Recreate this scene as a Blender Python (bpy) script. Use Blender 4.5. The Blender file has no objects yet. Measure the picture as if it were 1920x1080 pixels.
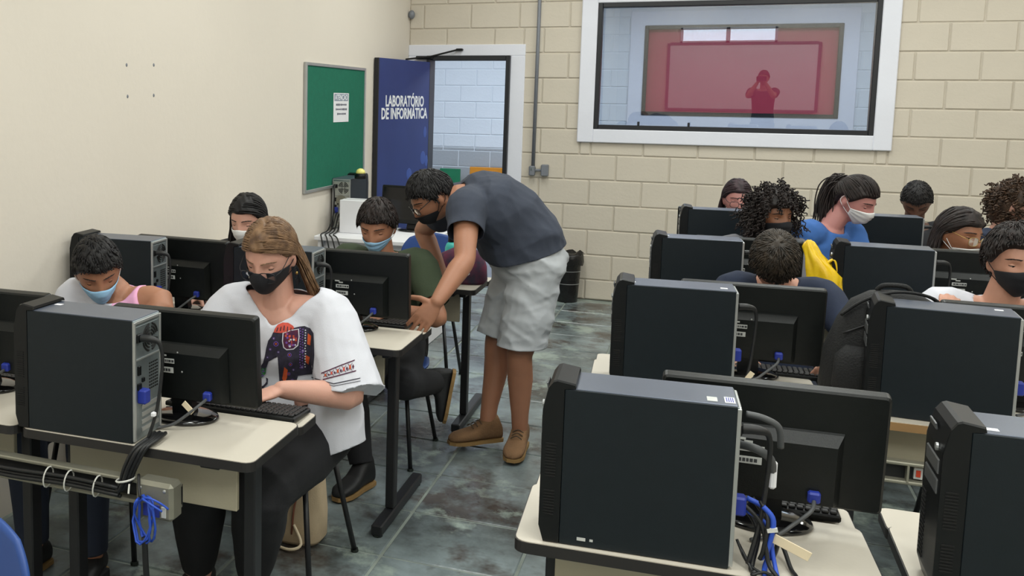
import bpy, bmesh, math, random
import numpy as np
from mathutils import Vector, Matrix, noise
from mathutils.bvhtree import BVHTree
PI = math.pi
random.seed(7)
SC = bpy.context.scene
COL = SC.collection

# ------------------------------------------------------------------ camera
cam_data = bpy.data.cameras.new('camera')
cam_data.sensor_width = 36.0
cam_data.lens = 1790.0 / 1920 * 36.0
cam_data.shift_x = (960 - 632.11) / 1920.0
cam_data.shift_y = -(540 - 384.755) / 1920.0
cam_data.clip_start = 0.05
camera = bpy.data.objects.new('camera', cam_data)
COL.objects.link(camera)
_r = (0.93194966, 0.36228523, 0.01480702)
_d = (0.05357511, -0.09719901, -0.99382195)
_f = (-0.35860778, 0.92698531, -0.1099941)
camera.matrix_world = Matrix(((_r[0], -_d[0], -_f[0], 2.020), (_r[1], -_d[1], -_f[1], -8.440),
                              (_r[2], -_d[2], -_f[2], 1.699), (0, 0, 0, 1)))
SC.camera = camera

# ------------------------------------------------------------------ world, lamps, exposure
world = bpy.data.worlds.new('daylight')
SC.world = world
world.use_nodes = True
_bg = world.node_tree.nodes['Background']
_bg.inputs[0].default_value = (0.80, 0.90, 1.0, 1)
_bg.inputs[1].default_value = 8.0
SC.view_settings.view_transform = 'Standard'
SC.view_settings.look = 'None'
SC.view_settings.gamma = 1.0
SC.view_settings.use_curve_mapping = False
SC.view_settings.exposure = -0.33


def area_lamp(name, loc, sx, sy, watt, color=(1, 1, 1), rot=(0, 0, 0)):
    l = bpy.data.lights.new(name, 'AREA')
    l.shape = 'RECTANGLE'
    l.size = sx
    l.size_y = sy
    l.energy = watt
    l.color = color
    o = bpy.data.objects.new(name, l)
    o.location = loc
    o.rotation_euler = rot
    COL.objects.link(o)
    return o


LAMP_W = 36.0
for _x in (0.75, 2.55, 4.2):
    for _y in (-1.7, -4.3, -7.0, -9.2):
        area_lamp('fluorescent_lamp', (_x, _y, 3.52), 0.35, 1.25, LAMP_W, (0.97, 1.0, 0.955))
for _x, _w in ((-1.2, 62), (1.2, 84), (3.4, 100)):  # added fill lights standing in for daylight in the corridor
    area_lamp('corridor_daylight_fill', (_x, 2.1, 3.1), 1.6, 1.6, _w, (0.80, 0.90, 1.0))
area_lamp('far_room_lamp', (2.3, 6.0, 3.0), 2.0, 1.0, 40, (1.0, 0.95, 0.92))


# ------------------------------------------------------------------ materials
def srgb(r, g, b):
    return tuple(((c / 255) / 12.92 if c / 255 <= 0.04045 else ((c / 255 + 0.055) / 1.055) ** 2.4) for c in (r, g, b))


def mat(name, rgb, rough=0.6, metal=0.0, var=0.08, scale=8.0, bump=0.0, bscale=60.0, rgb2=None, stretch=(1, 1, 1), spec=0.5, coat=0.0, sss=0.0, trans=0.0):
    m = bpy.data.materials.new(name)
    m.use_nodes = True
    nt = m.node_tree
    b = nt.nodes['Principled BSDF']
    c1 = srgb(*rgb)
    c2 = srgb(*rgb2) if rgb2 else tuple(max(0, c * (1 - var * 2)) for c in c1)
    tc = nt.nodes.new('ShaderNodeTexCoord')
    mp = nt.nodes.new('ShaderNodeMapping')
    mp.inputs['Scale'].default_value = stretch
    nt.links.new(tc.outputs['Object'], mp.inputs['Vector'])
    nz = nt.nodes.new('ShaderNodeTexNoise')
    nz.inputs['Scale'].default_value = scale
    nz.inputs['Detail'].default_value = 4
    nt.links.new(mp.outputs['Vector'], nz.inputs['Vector'])
    cr = nt.nodes.new('ShaderNodeValToRGB')
    cr.color_ramp.elements[0].position = 0.3
    cr.color_ramp.elements[1].position = 0.7
    cr.color_ramp.elements[0].color = (*c2, 1)
    cr.color_ramp.elements[1].color = (*c1, 1)
    nt.links.new(nz.outputs['Fac'], cr.inputs['Fac'])
    nt.links.new(cr.outputs['Color'], b.inputs['Base Color'])
    b.inputs['Roughness'].default_value = rough
    b.inputs['Metallic'].default_value = metal
    b.inputs['Specular IOR Level'].default_value = spec
    if coat: b.inputs['Coat Weight'].default_value = coat
    if trans: b.inputs['Transmission Weight'].default_value = trans
    if sss:
        b.inputs['Subsurface Weight'].default_value = sss
        b.inputs['Subsurface Radius'].default_value = (0.012, 0.005, 0.003)
    if bump:
        n2 = nt.nodes.new('ShaderNodeTexNoise')
        n2.inputs['Scale'].default_value = bscale
        n2.inputs['Detail'].default_value = 3
        nt.links.new(mp.outputs['Vector'], n2.inputs['Vector'])
        bp = nt.nodes.new('ShaderNodeBump')
        bp.inputs['Strength'].default_value = bump
        bp.inputs['Distance'].default_value = 0.01
        nt.links.new(n2.outputs['Fac'], bp.inputs['Height'])
        nt.links.new(bp.outputs['Normal'], b.inputs['Normal'])
    return m


M = {}
M['plaster'] = mat('cream_plaster', (222, 214, 202), 0.85, var=0.02, scale=1.2, bump=0.12, bscale=25)
M['block'] = mat('cream_block', (208, 199, 184), 0.8, var=0.035, scale=2.2, bump=0.16, bscale=45)
M['mortar'] = mat('cream_mortar', (200, 191, 176), 0.85, var=0.05, scale=6, bump=0.3, bscale=40)
M['white_plaster'] = mat('white_surround', (228, 230, 240), 0.75, var=0.02, scale=3, bump=0.1, bscale=30)
M['corridor_block'] = mat('white_block', (222, 228, 234), 0.8, var=0.03, scale=2, bump=0.25, bscale=40)
M['corridor_grey'] = mat('grey_block', (172, 176, 180), 0.8, var=0.04, scale=2, bump=0.25, bscale=40)
M['ceiling'] = mat('ceiling_white', (232, 230, 224), 0.9, var=0.02, scale=2)
M['black_frame'] = mat('black_frame', (24, 26, 32), 0.45, var=0.05)
M['red_panel'] = mat('red_panel', (190, 60, 84), 0.7, var=0.05, scale=1.0)
M['orange'] = mat('orange_paint', (214, 140, 30), 0.6, var=0.06)
M['green_paint'] = mat('green_paint', (24, 120, 80), 0.6, var=0.06)
M['felt'] = mat('green_felt', (14, 108, 84), 0.95, var=0.06, scale=30, bump=0.3, bscale=300)
M['alu'] = mat('aluminium', (182, 184, 184), 0.4, 0.7, var=0.05)
M['steel'] = mat('galvanised_steel', (150, 160, 164), 0.42, 0.8, var=0.12, scale=20)
M['trunk'] = mat('dull_trunking', (148, 146, 132), 0.5, 0.5, var=0.12, scale=8)
M['conduit'] = mat('grey_conduit', (124, 128, 136), 0.5, 0.1, var=0.06)
M['door_blue'] = mat('navy_door', (40, 58, 120), 0.5, var=0.06, scale=2.5)
M['door_logo'] = mat('door_blue_blob', (58, 84, 158), 0.5, var=0.05)
M['white_print'] = mat('white_print', (236, 238, 242), 0.6, var=0.01)
M['paper'] = mat('white_paper', (232, 232, 236), 0.8, var=0.02)
M['ink'] = mat('grey_ink', (86, 88, 104), 0.8, var=0.05)
M['header'] = mat('notice_header', (132, 142, 160), 0.8, var=0.03)
M['laminate'] = mat('desk_laminate', (200, 193, 180), 0.42, var=0.02, scale=4, bump=0.04, bscale=120)
M['panel'] = mat('beige_panel', (178, 170, 148), 0.6, var=0.05, scale=4, bump=0.06, bscale=120)
M['edge'] = mat('black_edge', (34, 32, 32), 0.5, var=0.1)
M['edge_brown'] = mat('worn_edge', (150, 116, 74), 0.6, var=0.1)
M['black_metal'] = mat('black_metal', (30, 31, 34), 0.45, 0.1, var=0.1)
M['case'] = mat('case_black', (26, 33, 38), 0.42, 0.15, var=0.05, scale=30, spec=0.3, bump=0.06, bscale=500)
M['case_top_sheen'] = mat('case_top_sheen', (94, 101, 116), 0.34, 0.35, var=0.06, scale=10, bump=0.04, bscale=500)  # black case made paler and bluish: ceiling sheen put into the colour
M['bezel'] = mat('bezel_black', (15, 17, 19), 0.38, var=0.08, spec=0.3)
M['bezel_gloss'] = mat('bezel_gloss', (96, 98, 100), 0.3, 0.3, var=0.05)
M['vent_dark'] = mat('vent_black', (6, 6, 7), 0.8, var=0.05)
M['mon'] = mat('monitor_black', (17, 20, 20), 0.40, var=0.10, scale=40, spec=0.3, bump=0.08, bscale=400)
M['screen'] = mat('screen_black', (8, 9, 12), 0.12, var=0.02)
M['base_gloss'] = mat('base_gloss', (14, 14, 15), 0.10, var=0.05, coat=0.4)
M['vga'] = mat('vga_blue', (34, 52, 150), 0.5, var=0.08)
M['net_blue'] = mat('network_blue', (44, 84, 196), 0.5, var=0.08)
M['cable'] = mat('black_cable', (22, 23, 25), 0.5, var=0.08)
M['grey_cable'] = mat('grey_cable', (78, 80, 82), 0.5, var=0.08)
M['tie'] = mat('white_tie', (214, 214, 208), 0.5, var=0.03)
M['sticker'] = mat('white_sticker', (196, 198, 196), 0.6, var=0.06, scale=60)
M['sticker_ink'] = mat('sticker_ink', (60, 62, 66), 0.6, var=0.1)
M['tag'] = mat('cream_tag', (226, 210, 180), 0.7, var=0.04)
M['chair_blue'] = mat('chair_blue', (36, 72, 140), 0.45, var=0.06, scale=5)
M['rubber'] = mat('rubber_foot', (18, 30, 24), 0.7, var=0.08)
M['key'] = mat('key_black', (30, 30, 32), 0.5, var=0.15, scale=60)
M['bag_black'] = mat('bag_black', (19, 20, 22), 0.75, var=0.15, scale=14, bump=0.3, bscale=160)
M['bin_bag'] = mat('bin_bag', (26, 24, 24), 0.35, var=0.2, scale=20, bump=0.5, bscale=40)
M['tote'] = mat('tote_canvas', (198, 178, 148), 0.85, var=0.05, scale=12, bump=0.2, bscale=260)
M['tote_brown'] = mat('tote_strap', (120, 70, 52), 0.7, var=0.1)
M['yellow_bag'] = mat('yellow_plastic', (232, 198, 30), 0.35, var=0.06, scale=12, rgb2=(214, 170, 20), bump=0.25, bscale=30)
M['red_print'] = mat('red_print', (190, 60, 30), 0.5, var=0.08)
M['teal'] = mat('teal_plastic', (64, 190, 180), 0.4, var=0.05)
M['dome'] = mat('yellow_dome', (246, 238, 140), 0.35, var=0.02)
M['cloth_pattern'] = mat('patterned_cloth', (40, 48, 66), 0.85, var=0.1, scale=16, rgb2=(120, 40, 70))
M['eye_white'] = mat('eye_white', (214, 204, 198), 0.25, var=0.02)
M['iris'] = mat('iris_dark', (40, 26, 18), 0.15, var=0.05)
M['gold'] = mat('gold_wire', (190, 160, 96), 0.3, 0.8, var=0.05)
M['mask_blue'] = mat('mask_blue', (150, 194, 228), 0.85, var=0.04, scale=10, bump=0.1, bscale=300)
M['mask_white'] = mat('mask_white', (226, 226, 226), 0.85, var=0.02, scale=10, bump=0.1, bscale=300)
M['mask_black'] = mat('mask_black', (23, 24, 30), 0.9, var=0.06, scale=10, bump=0.1, bscale=300)
M['loop'] = mat('ear_loop', (226, 228, 230), 0.8, var=0.02)


def floor_material():
    m = bpy.data.materials.new('painted_concrete_slab')
    m.use_nodes = True
    nt = m.node_tree
    b = nt.nodes['Principled BSDF']
    g = nt.nodes.new('ShaderNodeNewGeometry')
    cols = []
    def tex(scale, det, lo, hi, c1, c2):
        n = nt.nodes.new('ShaderNodeTexNoise')
        n.inputs['Scale'].default_value = scale
        n.inputs['Detail'].default_value = det
        n.inputs['Roughness'].default_value = 0.65
        nt.links.new(g.outputs['Position'], n.inputs['Vector'])
        r = nt.nodes.new('ShaderNodeValToRGB')
        r.color_ramp.elements[0].position = lo
        r.color_ramp.elements[1].position = hi
        r.color_ramp.elements[0].color = (*c1, 1)
        r.color_ramp.elements[1].color = (*c2, 1)
        nt.links.new(n.outputs['Fac'], r.inputs['Fac'])
        return r
    a = tex(1.6, 6, 0.35, 0.65, srgb(68, 73, 72), srgb(138, 151, 154))
    br = tex(2.3, 5, 0.50, 0.62, srgb(255, 255, 255), srgb(168, 146, 138))
    pale = tex(3.1, 8, 0.54, 0.64, (0, 0, 0), (1, 1, 1))
    m1 = nt.nodes.new('ShaderNodeMix')
    m1.data_type = 'RGBA'
    m1.blend_type = 'MULTIPLY'
    m1.inputs[0].default_value = 1.0
    nt.links.new(a.outputs[0], m1.inputs[6])
    nt.links.new(br.outputs[0], m1.inputs[7])
    m2 = nt.nodes.new('ShaderNodeMix')
    m2.data_type = 'RGBA'
    m2.inputs[7].default_value = (*srgb(158, 172, 162), 1)
    mul = nt.nodes.new('ShaderNodeMath')
    mul.operation = 'MULTIPLY'
    mul.inputs[1].default_value = 0.75
    nt.links.new(pale.outputs[0], mul.inputs[0])
    nt.links.new(mul.outputs[0], m2.inputs[0])
    nt.links.new(m1.outputs[2], m2.inputs[6])
    nt.links.new(m2.outputs[2], b.inputs['Base Color'])
    b.inputs['Roughness'].default_value = 0.25
    n3 = nt.nodes.new('ShaderNodeTexNoise')
    n3.inputs['Scale'].default_value = 18
    n3.inputs['Detail'].default_value = 6
    nt.links.new(g.outputs['Position'], n3.inputs['Vector'])
    bp = nt.nodes.new('ShaderNodeBump')
    bp.inputs['Strength'].default_value = 0.25
    bp.inputs['Distance'].default_value = 0.01
    nt.links.new(n3.outputs['Fac'], bp.inputs['Height'])
    nt.links.new(bp.outputs['Normal'], b.inputs['Normal'])
    return m


M['slab'] = floor_material()
M['grout'] = mat('pale_joint', (150, 160, 152), 0.6, var=0.25, scale=5, bump=0.3, bscale=30)


def glass_material(name, tint, ior=1.45, gain=1.5):
    m = bpy.data.materials.new(name)
    m.use_nodes = True
    nt = m.node_tree
    for n in list(nt.nodes): nt.nodes.remove(n)
    out = nt.nodes.new('ShaderNodeOutputMaterial')
    tr = nt.nodes.new('ShaderNodeBsdfTransparent')
    tr.inputs[0].default_value = (*tint, 1)
    gl = nt.nodes.new('ShaderNodeBsdfGlossy')
    gl.inputs['Roughness'].default_value = 0.0
    fr = nt.nodes.new('ShaderNodeFresnel')
    fr.inputs[0].default_value = ior
    mul = nt.nodes.new('ShaderNodeMath')
    mul.operation = 'MULTIPLY'
    mul.inputs[1].default_value = gain
    mx = nt.nodes.new('ShaderNodeMixShader')
    nt.links.new(fr.outputs[0], mul.inputs[0])
    nt.links.new(mul.outputs[0], mx.inputs[0])
    nt.links.new(tr.outputs[0], mx.inputs[1])
    nt.links.new(gl.outputs[0], mx.inputs[2])
    nt.links.new(mx.outputs[0], out.inputs[0])
    return m


M['glass'] = glass_material('window_glass', (0.74, 0.77, 0.80), gain=3.5)
M['clear_glass'] = glass_material('clear_glass', (0.93, 0.96, 0.97))
M['lens'] = glass_material('spectacle_lens', (0.97, 0.98, 0.98), gain=0.7)


# ------------------------------------------------------------------ mesh builder
class MB:
    def __init__(s):
        s.v = []; s.f = []; s.m = []; s.T = None

    def add(s, vs, fs, mi=0):
        o = len(s.v)
        if s.T is not None:
            vs = [tuple(s.T @ Vector(p)) for p in vs]
        s.v.extend([tuple(p) for p in vs])
        s.f.extend([tuple(i + o for i in f) for f in fs])
        s.m.extend([mi] * len(fs))
        return s

    def box(s, c, d, mi=0, ch=0.0, R=None):
        """box of size d centred at c, edges chamfered by ch, turned by matrix R"""
        hx, hy, hz = d[0] / 2, d[1] / 2, d[2] / 2
        if ch <= 0:
            vs = [(x, y, z) for x in (-hx, hx) for y in (-hy, hy) for z in (-hz, hz)]
            fs = [(0, 1, 3, 2), (4, 6, 7, 5), (0, 4, 5, 1), (2, 3, 7, 6), (0, 2, 6, 4), (1, 5, 7, 3)]
        else:
            ch = min(ch, hx * .98, hy * .98, hz * .98)
            vs = []; idx = {}
            for a in (-1, 1):
                for b in (-1, 1):
                    for c_ in (-1, 1):
                        for k in range(3):
                            p = [a * hx, b * hy, c_ * hz]
                            for q in range(3):
                                if q != k: p[q] -= (a, b, c_)[q] * ch
                            idx[(a, b, c_, k)] = len(vs)
                            vs.append(tuple(p))
            fs = []
            for k in range(3):
                o = [q for q in range(3) if q != k]
                for sg in (-1, 1):
                    ring = []
                    for (u, w) in ((-1, -1), (1, -1), (1, 1), (-1, 1)):
                        t = [0, 0, 0]; t[k] = sg; t[o[0]] = u; t[o[1]] = w
                        ring.append(idx[(*t, k)])
                    fs.append(tuple(ring))
            for k in range(3):
                o = [q for q in range(3) if q != k]
                for u in (-1, 1):
                    for w in (-1, 1):
                        r = []
                        for sg, ax in ((-1, o[0]), (1, o[0]), (1, o[1]), (-1, o[1])):
                            t = [0, 0, 0]; t[k] = sg; t[o[0]] = u; t[o[1]] = w
                            r.append(idx[(*t, ax)])
                        fs.append(tuple(r))
            for a in (-1, 1):
                for b in (-1, 1):
                    for c_ in (-1, 1):
                        fs.append((idx[(a, b, c_, 0)], idx[(a, b, c_, 1)], idx[(a, b, c_, 2)]))
        C = Vector(c)
        if R is not None:
            vs = [tuple(R @ Vector(p) + C) for p in vs]
        else:
            vs = [(p[0] + C[0], p[1] + C[1], p[2] + C[2]) for p in vs]
        return s.add(vs, fs, mi)

    def rings(s, rr, mi=0, cap=True):
        """loft through equal-length rings of points"""
        n = len(rr[0]); vs = [p for r in rr for p in r]; fs = []
        for k in range(len(rr) - 1):
            for i in range(n):
                j = (i + 1) % n
                fs.append((k * n + i, k * n + j, (k + 1) * n + j, (k + 1) * n + i))
        if cap:
            fs.append(tuple(range(n - 1, -1, -1)))
            fs.append(tuple((len(rr) - 1) * n + i for i in range(n)))
        return s.add(vs, fs, mi)

    def tube(s, pts, rad, n=8, mi=0, cap=True, rounded=False, flat=1.0, up=None, sub=0):
        """tube along pts; rad a number or a list; rounded puts domes on the ends"""
        P = [Vector(p) for p in pts]
        Rr = list(rad) if isinstance(rad, (list, tuple)) else [rad] * len(P)
        if sub:
            P, Rr = catmull(P, Rr, sub)
        if rounded:
            d0 = (P[0] - P[1]).normalized(); d1 = (P[-1] - P[-2]).normalized()
            pre = []; post = []
            for a in (80, 55, 28):
                pre.append((P[0] + d0 * Rr[0] * math.sin(math.radians(a)), Rr[0] * math.cos(math.radians(a))))
            for a in (28, 55, 80):
                post.append((P[-1] + d1 * Rr[-1] * math.sin(math.radians(a)), Rr[-1] * math.cos(math.radians(a))))
            P = [q[0] for q in pre] + P + [q[0] for q in post]
            Rr = [q[1] for q in pre] + Rr + [q[1] for q in post]
        t = (P[1] - P[0]).normalized()
        u = Vector(up) if up is not None else (Vector((0, 0, 1)) if abs(t.z) < 0.9 else Vector((1, 0, 0)))
        u = (u - t * u.dot(t)).normalized()
        rr = []
        for k in range(len(P)):
            a = P[max(0, k - 1)]; b = P[min(len(P) - 1, k + 1)]
            tt = (b - a)
            if tt.length < 1e-9: tt = t
            t = tt.normalized()
            u = u - t * u.dot(t)
            if u.length < 1e-6: u = t.orthogonal()
            u.normalize()
            w = t.cross(u)
            rr.append([tuple(P[k] + (u * math.cos(2 * PI * i / n) * flat + w * math.sin(2 * PI * i / n)) * Rr[k]) for i in range(n)])
        return s.rings(rr, mi, cap)

    def ell(s, c, r, mi=0, nu=16, nv=10, R=None):
        vs = []; fs = []
        for j in range(1, nv):
            a = PI * j / nv
            for i in range(nu):
                b = 2 * PI * i / nu
                vs.append(Vector((r[0] * math.sin(a) * math.cos(b), r[1] * math.sin(a) * math.sin(b), r[2] * math.cos(a))))
        top = len(vs); vs.append(Vector((0, 0, r[2]))); vs.append(Vector((0, 0, -r[2])))
        for j in range(nv - 2):
            for i in range(nu):
                k = (i + 1) % nu
                fs.append((j * nu + i, (j + 1) * nu + i, (j + 1) * nu + k, j * nu + k))
        for i in range(nu):
            k = (i + 1) % nu
            fs.append((top, i, k)); fs.append((top + 1, (nv - 2) * nu + k, (nv - 2) * nu + i))
        C = Vector(c)
        vs = [tuple((R @ p if R is not None else p) + C) for p in vs]
        return s.add(vs, fs, mi)

    def lathe(s, prof, c=(0, 0, 0), n=24, mi=0, sx=1.0, sy=1.0, cap=True):
        rr = [[(c[0] + r * sx * math.cos(2 * PI * i / n), c[1] + r * sy * math.sin(2 * PI * i / n), c[2] + z) for i in range(n)] for r, z in prof]
        return s.rings(rr, mi, cap)

    def poly(s, pts, z0, z1, mi=0, mside=None, axis='z'):
        """extruded outline"""
        n = len(pts)
        def P(p, z): return (p[0], p[1], z) if axis == 'z' else ((p[0], z, p[1]) if axis == 'y' else (z, p[0], p[1]))
        vs = [P(p, z0) for p in pts] + [P(p, z1) for p in pts]
        s.add(vs, [tuple(range(n - 1, -1, -1)), tuple(range(n, 2 * n))], mi)
        o = len(s.v) - 2 * n
        s.f.extend([(o + i, o + (i + 1) % n, o + n + (i + 1) % n, o + n + i) for i in range(n)])
        s.m.extend([mi if mside is None else mside] * n)
        return s

    def mesh(s, name, mats, smooth=False, fix=True):
        me = bpy.data.meshes.new(name)
        me.from_pydata(s.v, [], s.f)
        for q in mats: me.materials.append(q)
        if len(mats) > 1: me.polygons.foreach_set('material_index', s.m)
        if fix:
            b = bmesh.new(); b.from_mesh(me)
            bmesh.ops.recalc_face_normals(b, faces=b.faces[:])
            b.to_mesh(me); b.free()
        if smooth: me.polygons.foreach_set('use_smooth', [True] * len(me.polygons))
        me.update()
        return me

    def build(s, name, mats, parent=None, smooth=False, loc=None, fix=True):
        if not isinstance(mats, (list, tuple)): mats = [mats]
        o = bpy.data.objects.new(name, s.mesh(name, mats, smooth, fix))
        COL.objects.link(o)
        if parent is not None: o.parent = parent
        if loc is not None: o.location = loc
        if smooth == 'auto':
            pass
        return o


def catmull(P, Rr, sub):
    Q = []; S = []
    for k in range(len(P) - 1):
        p0 = P[max(0, k - 1)]; p1 = P[k]; p2 = P[k + 1]; p3 = P[min(len(P) - 1, k + 2)]
        for i in range(sub):
            t = i / sub
            Q.append(0.5 * ((2 * p1) + (p2 - p0) * t + (2 * p0 - 5 * p1 + 4 * p2 - p3) * t * t + (3 * p1 - p0 - 3 * p2 + p3) * t ** 3))
            S.append(Rr[k] * (1 - t) + Rr[k + 1] * t)
    Q.append(P[-1]); S.append(Rr[-1])
    return Q, S


def empty(name, loc=(0, 0, 0), rz=0.0, label=None, cat=None, group=None):
    o = bpy.data.objects.new(name, None)
    o.empty_display_size = 0.1
    o.location = loc
    o.rotation_euler = (0, 0, rz)
    COL.objects.link(o)
    return tag(o, label, cat, group)


def tag(o, label=None, cat=None, group=None, kind=None):
    if label: o['label'] = label
    if cat: o['category'] = cat
    if group: o['group'] = group
    if kind: o['kind'] = kind
    return o


def copy_tree(o, parent=None):
    c = o.copy()
    COL.objects.link(c)
    c.parent = parent
    for ch in KIDS.get(o.name, []):
        cc = copy_tree(ch, c)
        KIDS.setdefault(c.name, []).append(cc)
    return c


KIDS = {}


def note(root):
    """remember the children of a finished thing so that it can be copied quickly"""
    for ch in root.children:
        KIDS.setdefault(root.name, []).append(ch)
        note(ch)


def dup(root, loc, rz, label=None, group=None):
    if root.name not in KIDS: note(root)
    c = copy_tree(root)
    c.location = loc
    c.rotation_euler = (0, 0, rz)
    if label: c['label'] = label
    if group: c['group'] = group
    return c


def text_mesh(txt, size, depth=0.001, align='CENTER', bold=0.0, space=1.0):
    cu = bpy.data.curves.new('lettering', 'FONT')
    cu.body = txt
    cu.size = size
    cu.align_x = align
    cu.extrude = depth
    cu.offset = bold
    cu.space_line = space
    cu.resolution_u = 3
    o = bpy.data.objects.new('lettering', cu)
    COL.objects.link(o)
    dg = bpy.context.evaluated_depsgraph_get()
    me = bpy.data.meshes.new_from_object(o.evaluated_get(dg))
    bpy.data.objects.remove(o)
    return me

# ================================================================== the room
XL, XR, YB, YR, ZC = -0.564, 5.3, 0.0, -10.3, 3.6
COURSE = 0.2169


def struct(mb, name, mats, parent=None, smooth=False):
    o = mb.build(name, mats, parent, smooth)
    if parent is None: o['kind'] = 'structure'
    return o


# floor: joint bed with separate slabs
mb = MB(); mb.box((2.35, -5.1, -0.06), (5.9, 10.5, 0.108))
floor = struct(mb, 'floor', M['grout'])
for _nm, _x in (('wall_sky_block_left', -4.05), ('wall_sky_block_right', 6.05)):  # unseen end walls, added to keep sky light out of the corridor
    mb = MB(); mb.box((_x, 2.15, 1.8), (0.1, 4.0, 3.6)); struct(mb, _nm, M['white_plaster'])
mb = MB(); mb.box((1.0, 2.2, -0.06), (10.2, 4.1, 0.12))
floor_corridor = struct(mb, 'floor_corridor', M['conduit'])
_sl = {}
_rs = random.Random(3)
for ix in range(-3, 9):
    for iy in range(0, 25):
        x0 = 0.955 + 0.5 * ix; y0 = -10.35 + 0.42 * iy + 0.13
        x1 = x0 + 0.5; y1 = y0 + 0.42
        if x1 <= XL + 0.05 or x0 >= XR or y0 < YR - 0.1 or y1 > 0.06 or y1 < -7.6: continue
        x0 = max(x0, XL + 0.004)
        w = round(x1 - x0 - 0.012, 3); d = round(y1 - y0 - 0.012, 3)
        if (w, d) not in _sl:
            q = MB(); q.box((0, 0, -0.005), (w, d, 0.012), ch=0.004)
            _sl[(w, d)] = q.mesh('slab', [M['slab']])
        o = bpy.data.objects.new('slab', _sl[(w, d)])
        COL.objects.link(o)
        o.location = ((x0 + x1) / 2, (y0 + y1) / 2, -0.001 - _rs.random() * 0.002)
        o.parent = floor

# left wall, right wall, rear wall, ceiling
mb = MB(); mb.box((XL - 0.08, -5.1, ZC / 2), (0.16, 10.5, ZC + 0.2)); wall_left = struct(mb, 'wall_left', M['plaster'])
mb = MB(); mb.box((XR + 0.08, -5.1, ZC / 2), (0.16, 10.5, ZC + 0.2)); struct(mb, 'wall_right', M['plaster'])
mb = MB(); mb.box((2.37, -5.05, ZC + 0.08), (6.2, 10.6, 0.16)); struct(mb, 'ceiling', M['ceiling'])
RWX0, RWX1, RWZ0, RWZ1 = 0.545, 2.165, 2.280, 2.560
mb = MB()
mb.box(((XL + RWX0) / 2 - 0.05, YR - 0.08, ZC / 2), (RWX0 - XL + 0.1, 0.16, ZC))
mb.box(((XR + RWX1) / 2 + 0.05, YR - 0.08, ZC / 2), (XR - RWX1 + 0.1, 0.16, ZC))
mb.box(((RWX0 + RWX1) / 2, YR - 0.08, RWZ0 / 2), (RWX1 - RWX0, 0.16, RWZ0))
mb.box(((RWX0 + RWX1) / 2, YR - 0.08, (RWZ1 + ZC) / 2), (RWX1 - RWX0, 0.16, ZC - RWZ1))
struct(mb, 'wall_rear', M['plaster'])
mb = MB()
wm = (RWX0 + RWX1) / 2
for xx in (RWX0 + 0.02, RWX1 - 0.02): mb.box((xx, YR, (RWZ0 + RWZ1) / 2), (0.04, 0.06, RWZ1 - RWZ0), ch=0.004)
mb.box((wm, YR, (RWZ0 + RWZ1) / 2), (0.07, 0.06, RWZ1 - RWZ0), ch=0.004)
for zz in (RWZ0 + 0.02, RWZ1 - 0.02): mb.box((wm, YR, zz), (RWX1 - RWX0, 0.06, 0.04), ch=0.004)
w2 = struct(mb, 'window_2', M['white_plaster'])
for sx in (-1, 1):
    mb = MB(); mb.box((wm + sx * (RWX1 - RWX0) / 4, YR - 0.01, (RWZ0 + RWZ1) / 2), ((RWX1 - RWX0) / 2 - 0.08, 0.006, RWZ1 - RWZ0 - 0.08))
    mb.build('pane', M['clear_glass'], w2)

# back wall with two openings
DX0, DX1, DZ1 = -0.382, 0.370, 2.103
WX0, WX1, WZ0, WZ1 = 1.098, 3.211, 1.481, 2.540


def wall_with_openings(mb, x0, x1, z0, z1, y0, y1, holes):
    """solid wall between y0 and y1 made of boxes around rectangular holes (sorted by x)"""
    xx = x0
    for (a, b, c, d) in holes:
        mb.box(((xx + a) / 2, (y0 + y1) / 2, (z0 + z1) / 2), (a - xx, y1 - y0, z1 - z0))
        if c > z0: mb.box(((a + b) / 2, (y0 + y1) / 2, (z0 + c) / 2), (b - a, y1 - y0, c - z0))
        if d < z1: mb.box(((a + b) / 2, (y0 + y1) / 2, (d + z1) / 2), (b - a, y1 - y0, z1 - d))
        xx = b
    mb.box(((xx + x1) / 2, (y0 + y1) / 2, (z0 + z1) / 2), (x1 - xx, y1 - y0, z1 - z0))


BLOCKS = {}


def lay_blocks(parent, xa, xb, zmin, zmax, yf, holes, m, mkey, off=0.0, face=-1, zoff=0.0):
    rr = random.Random(11)
    for r in range(-4, 14):
        zb = (12.8 - r) * COURSE + zoff; zt = zb + COURSE
        zb = max(zb, zmin); zt = min(zt, zmax)
        if zt - zb < 0.03: continue
        for j in range(-40, 40):
            if (j - r) % 2: continue
            x0 = j * 0.216 + off; x1 = x0 + 0.432
            x0 = max(x0, xa); x1 = min(x1, xb)
            if x1 - x0 < 0.02: continue
            rects = [(x0, x1, zb, zt)]
            for (a, b, c, d) in holes:
                nr = []
                for (p, q, s, t) in rects:
                    if q <= a or p >= b or t <= c or s >= d:
                        nr.append((p, q, s, t)); continue
                    if p < a: nr.append((p, a, s, t))
                    if q > b: nr.append((b, q, s, t))
                    pp, qq = max(p, a), min(q, b)
                    if s < c: nr.append((pp, qq, s, c))
                    if t > d: nr.append((pp, qq, d, t))
                rects = nr
            for (p, q, s, t) in rects:
                w = round(q - p - 0.011, 3); h = round(t - s - 0.010, 3)
                if w < 0.015 or h < 0.015: continue
                k = (mkey, w, h)
                if k not in BLOCKS:
                    g = MB(); g.box((0, 0, 0), (w, 0.022, h), ch=0.0055)
                    BLOCKS[k] = g.mesh('block', [m])
                o = bpy.data.objects.new('block', BLOCKS[k])
                COL.objects.link(o)
                o.location = ((p + q) / 2, yf - face * 0.011 + rr.uniform(-.0015, .0015), (s + t) / 2)
                o.parent = parent


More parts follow.
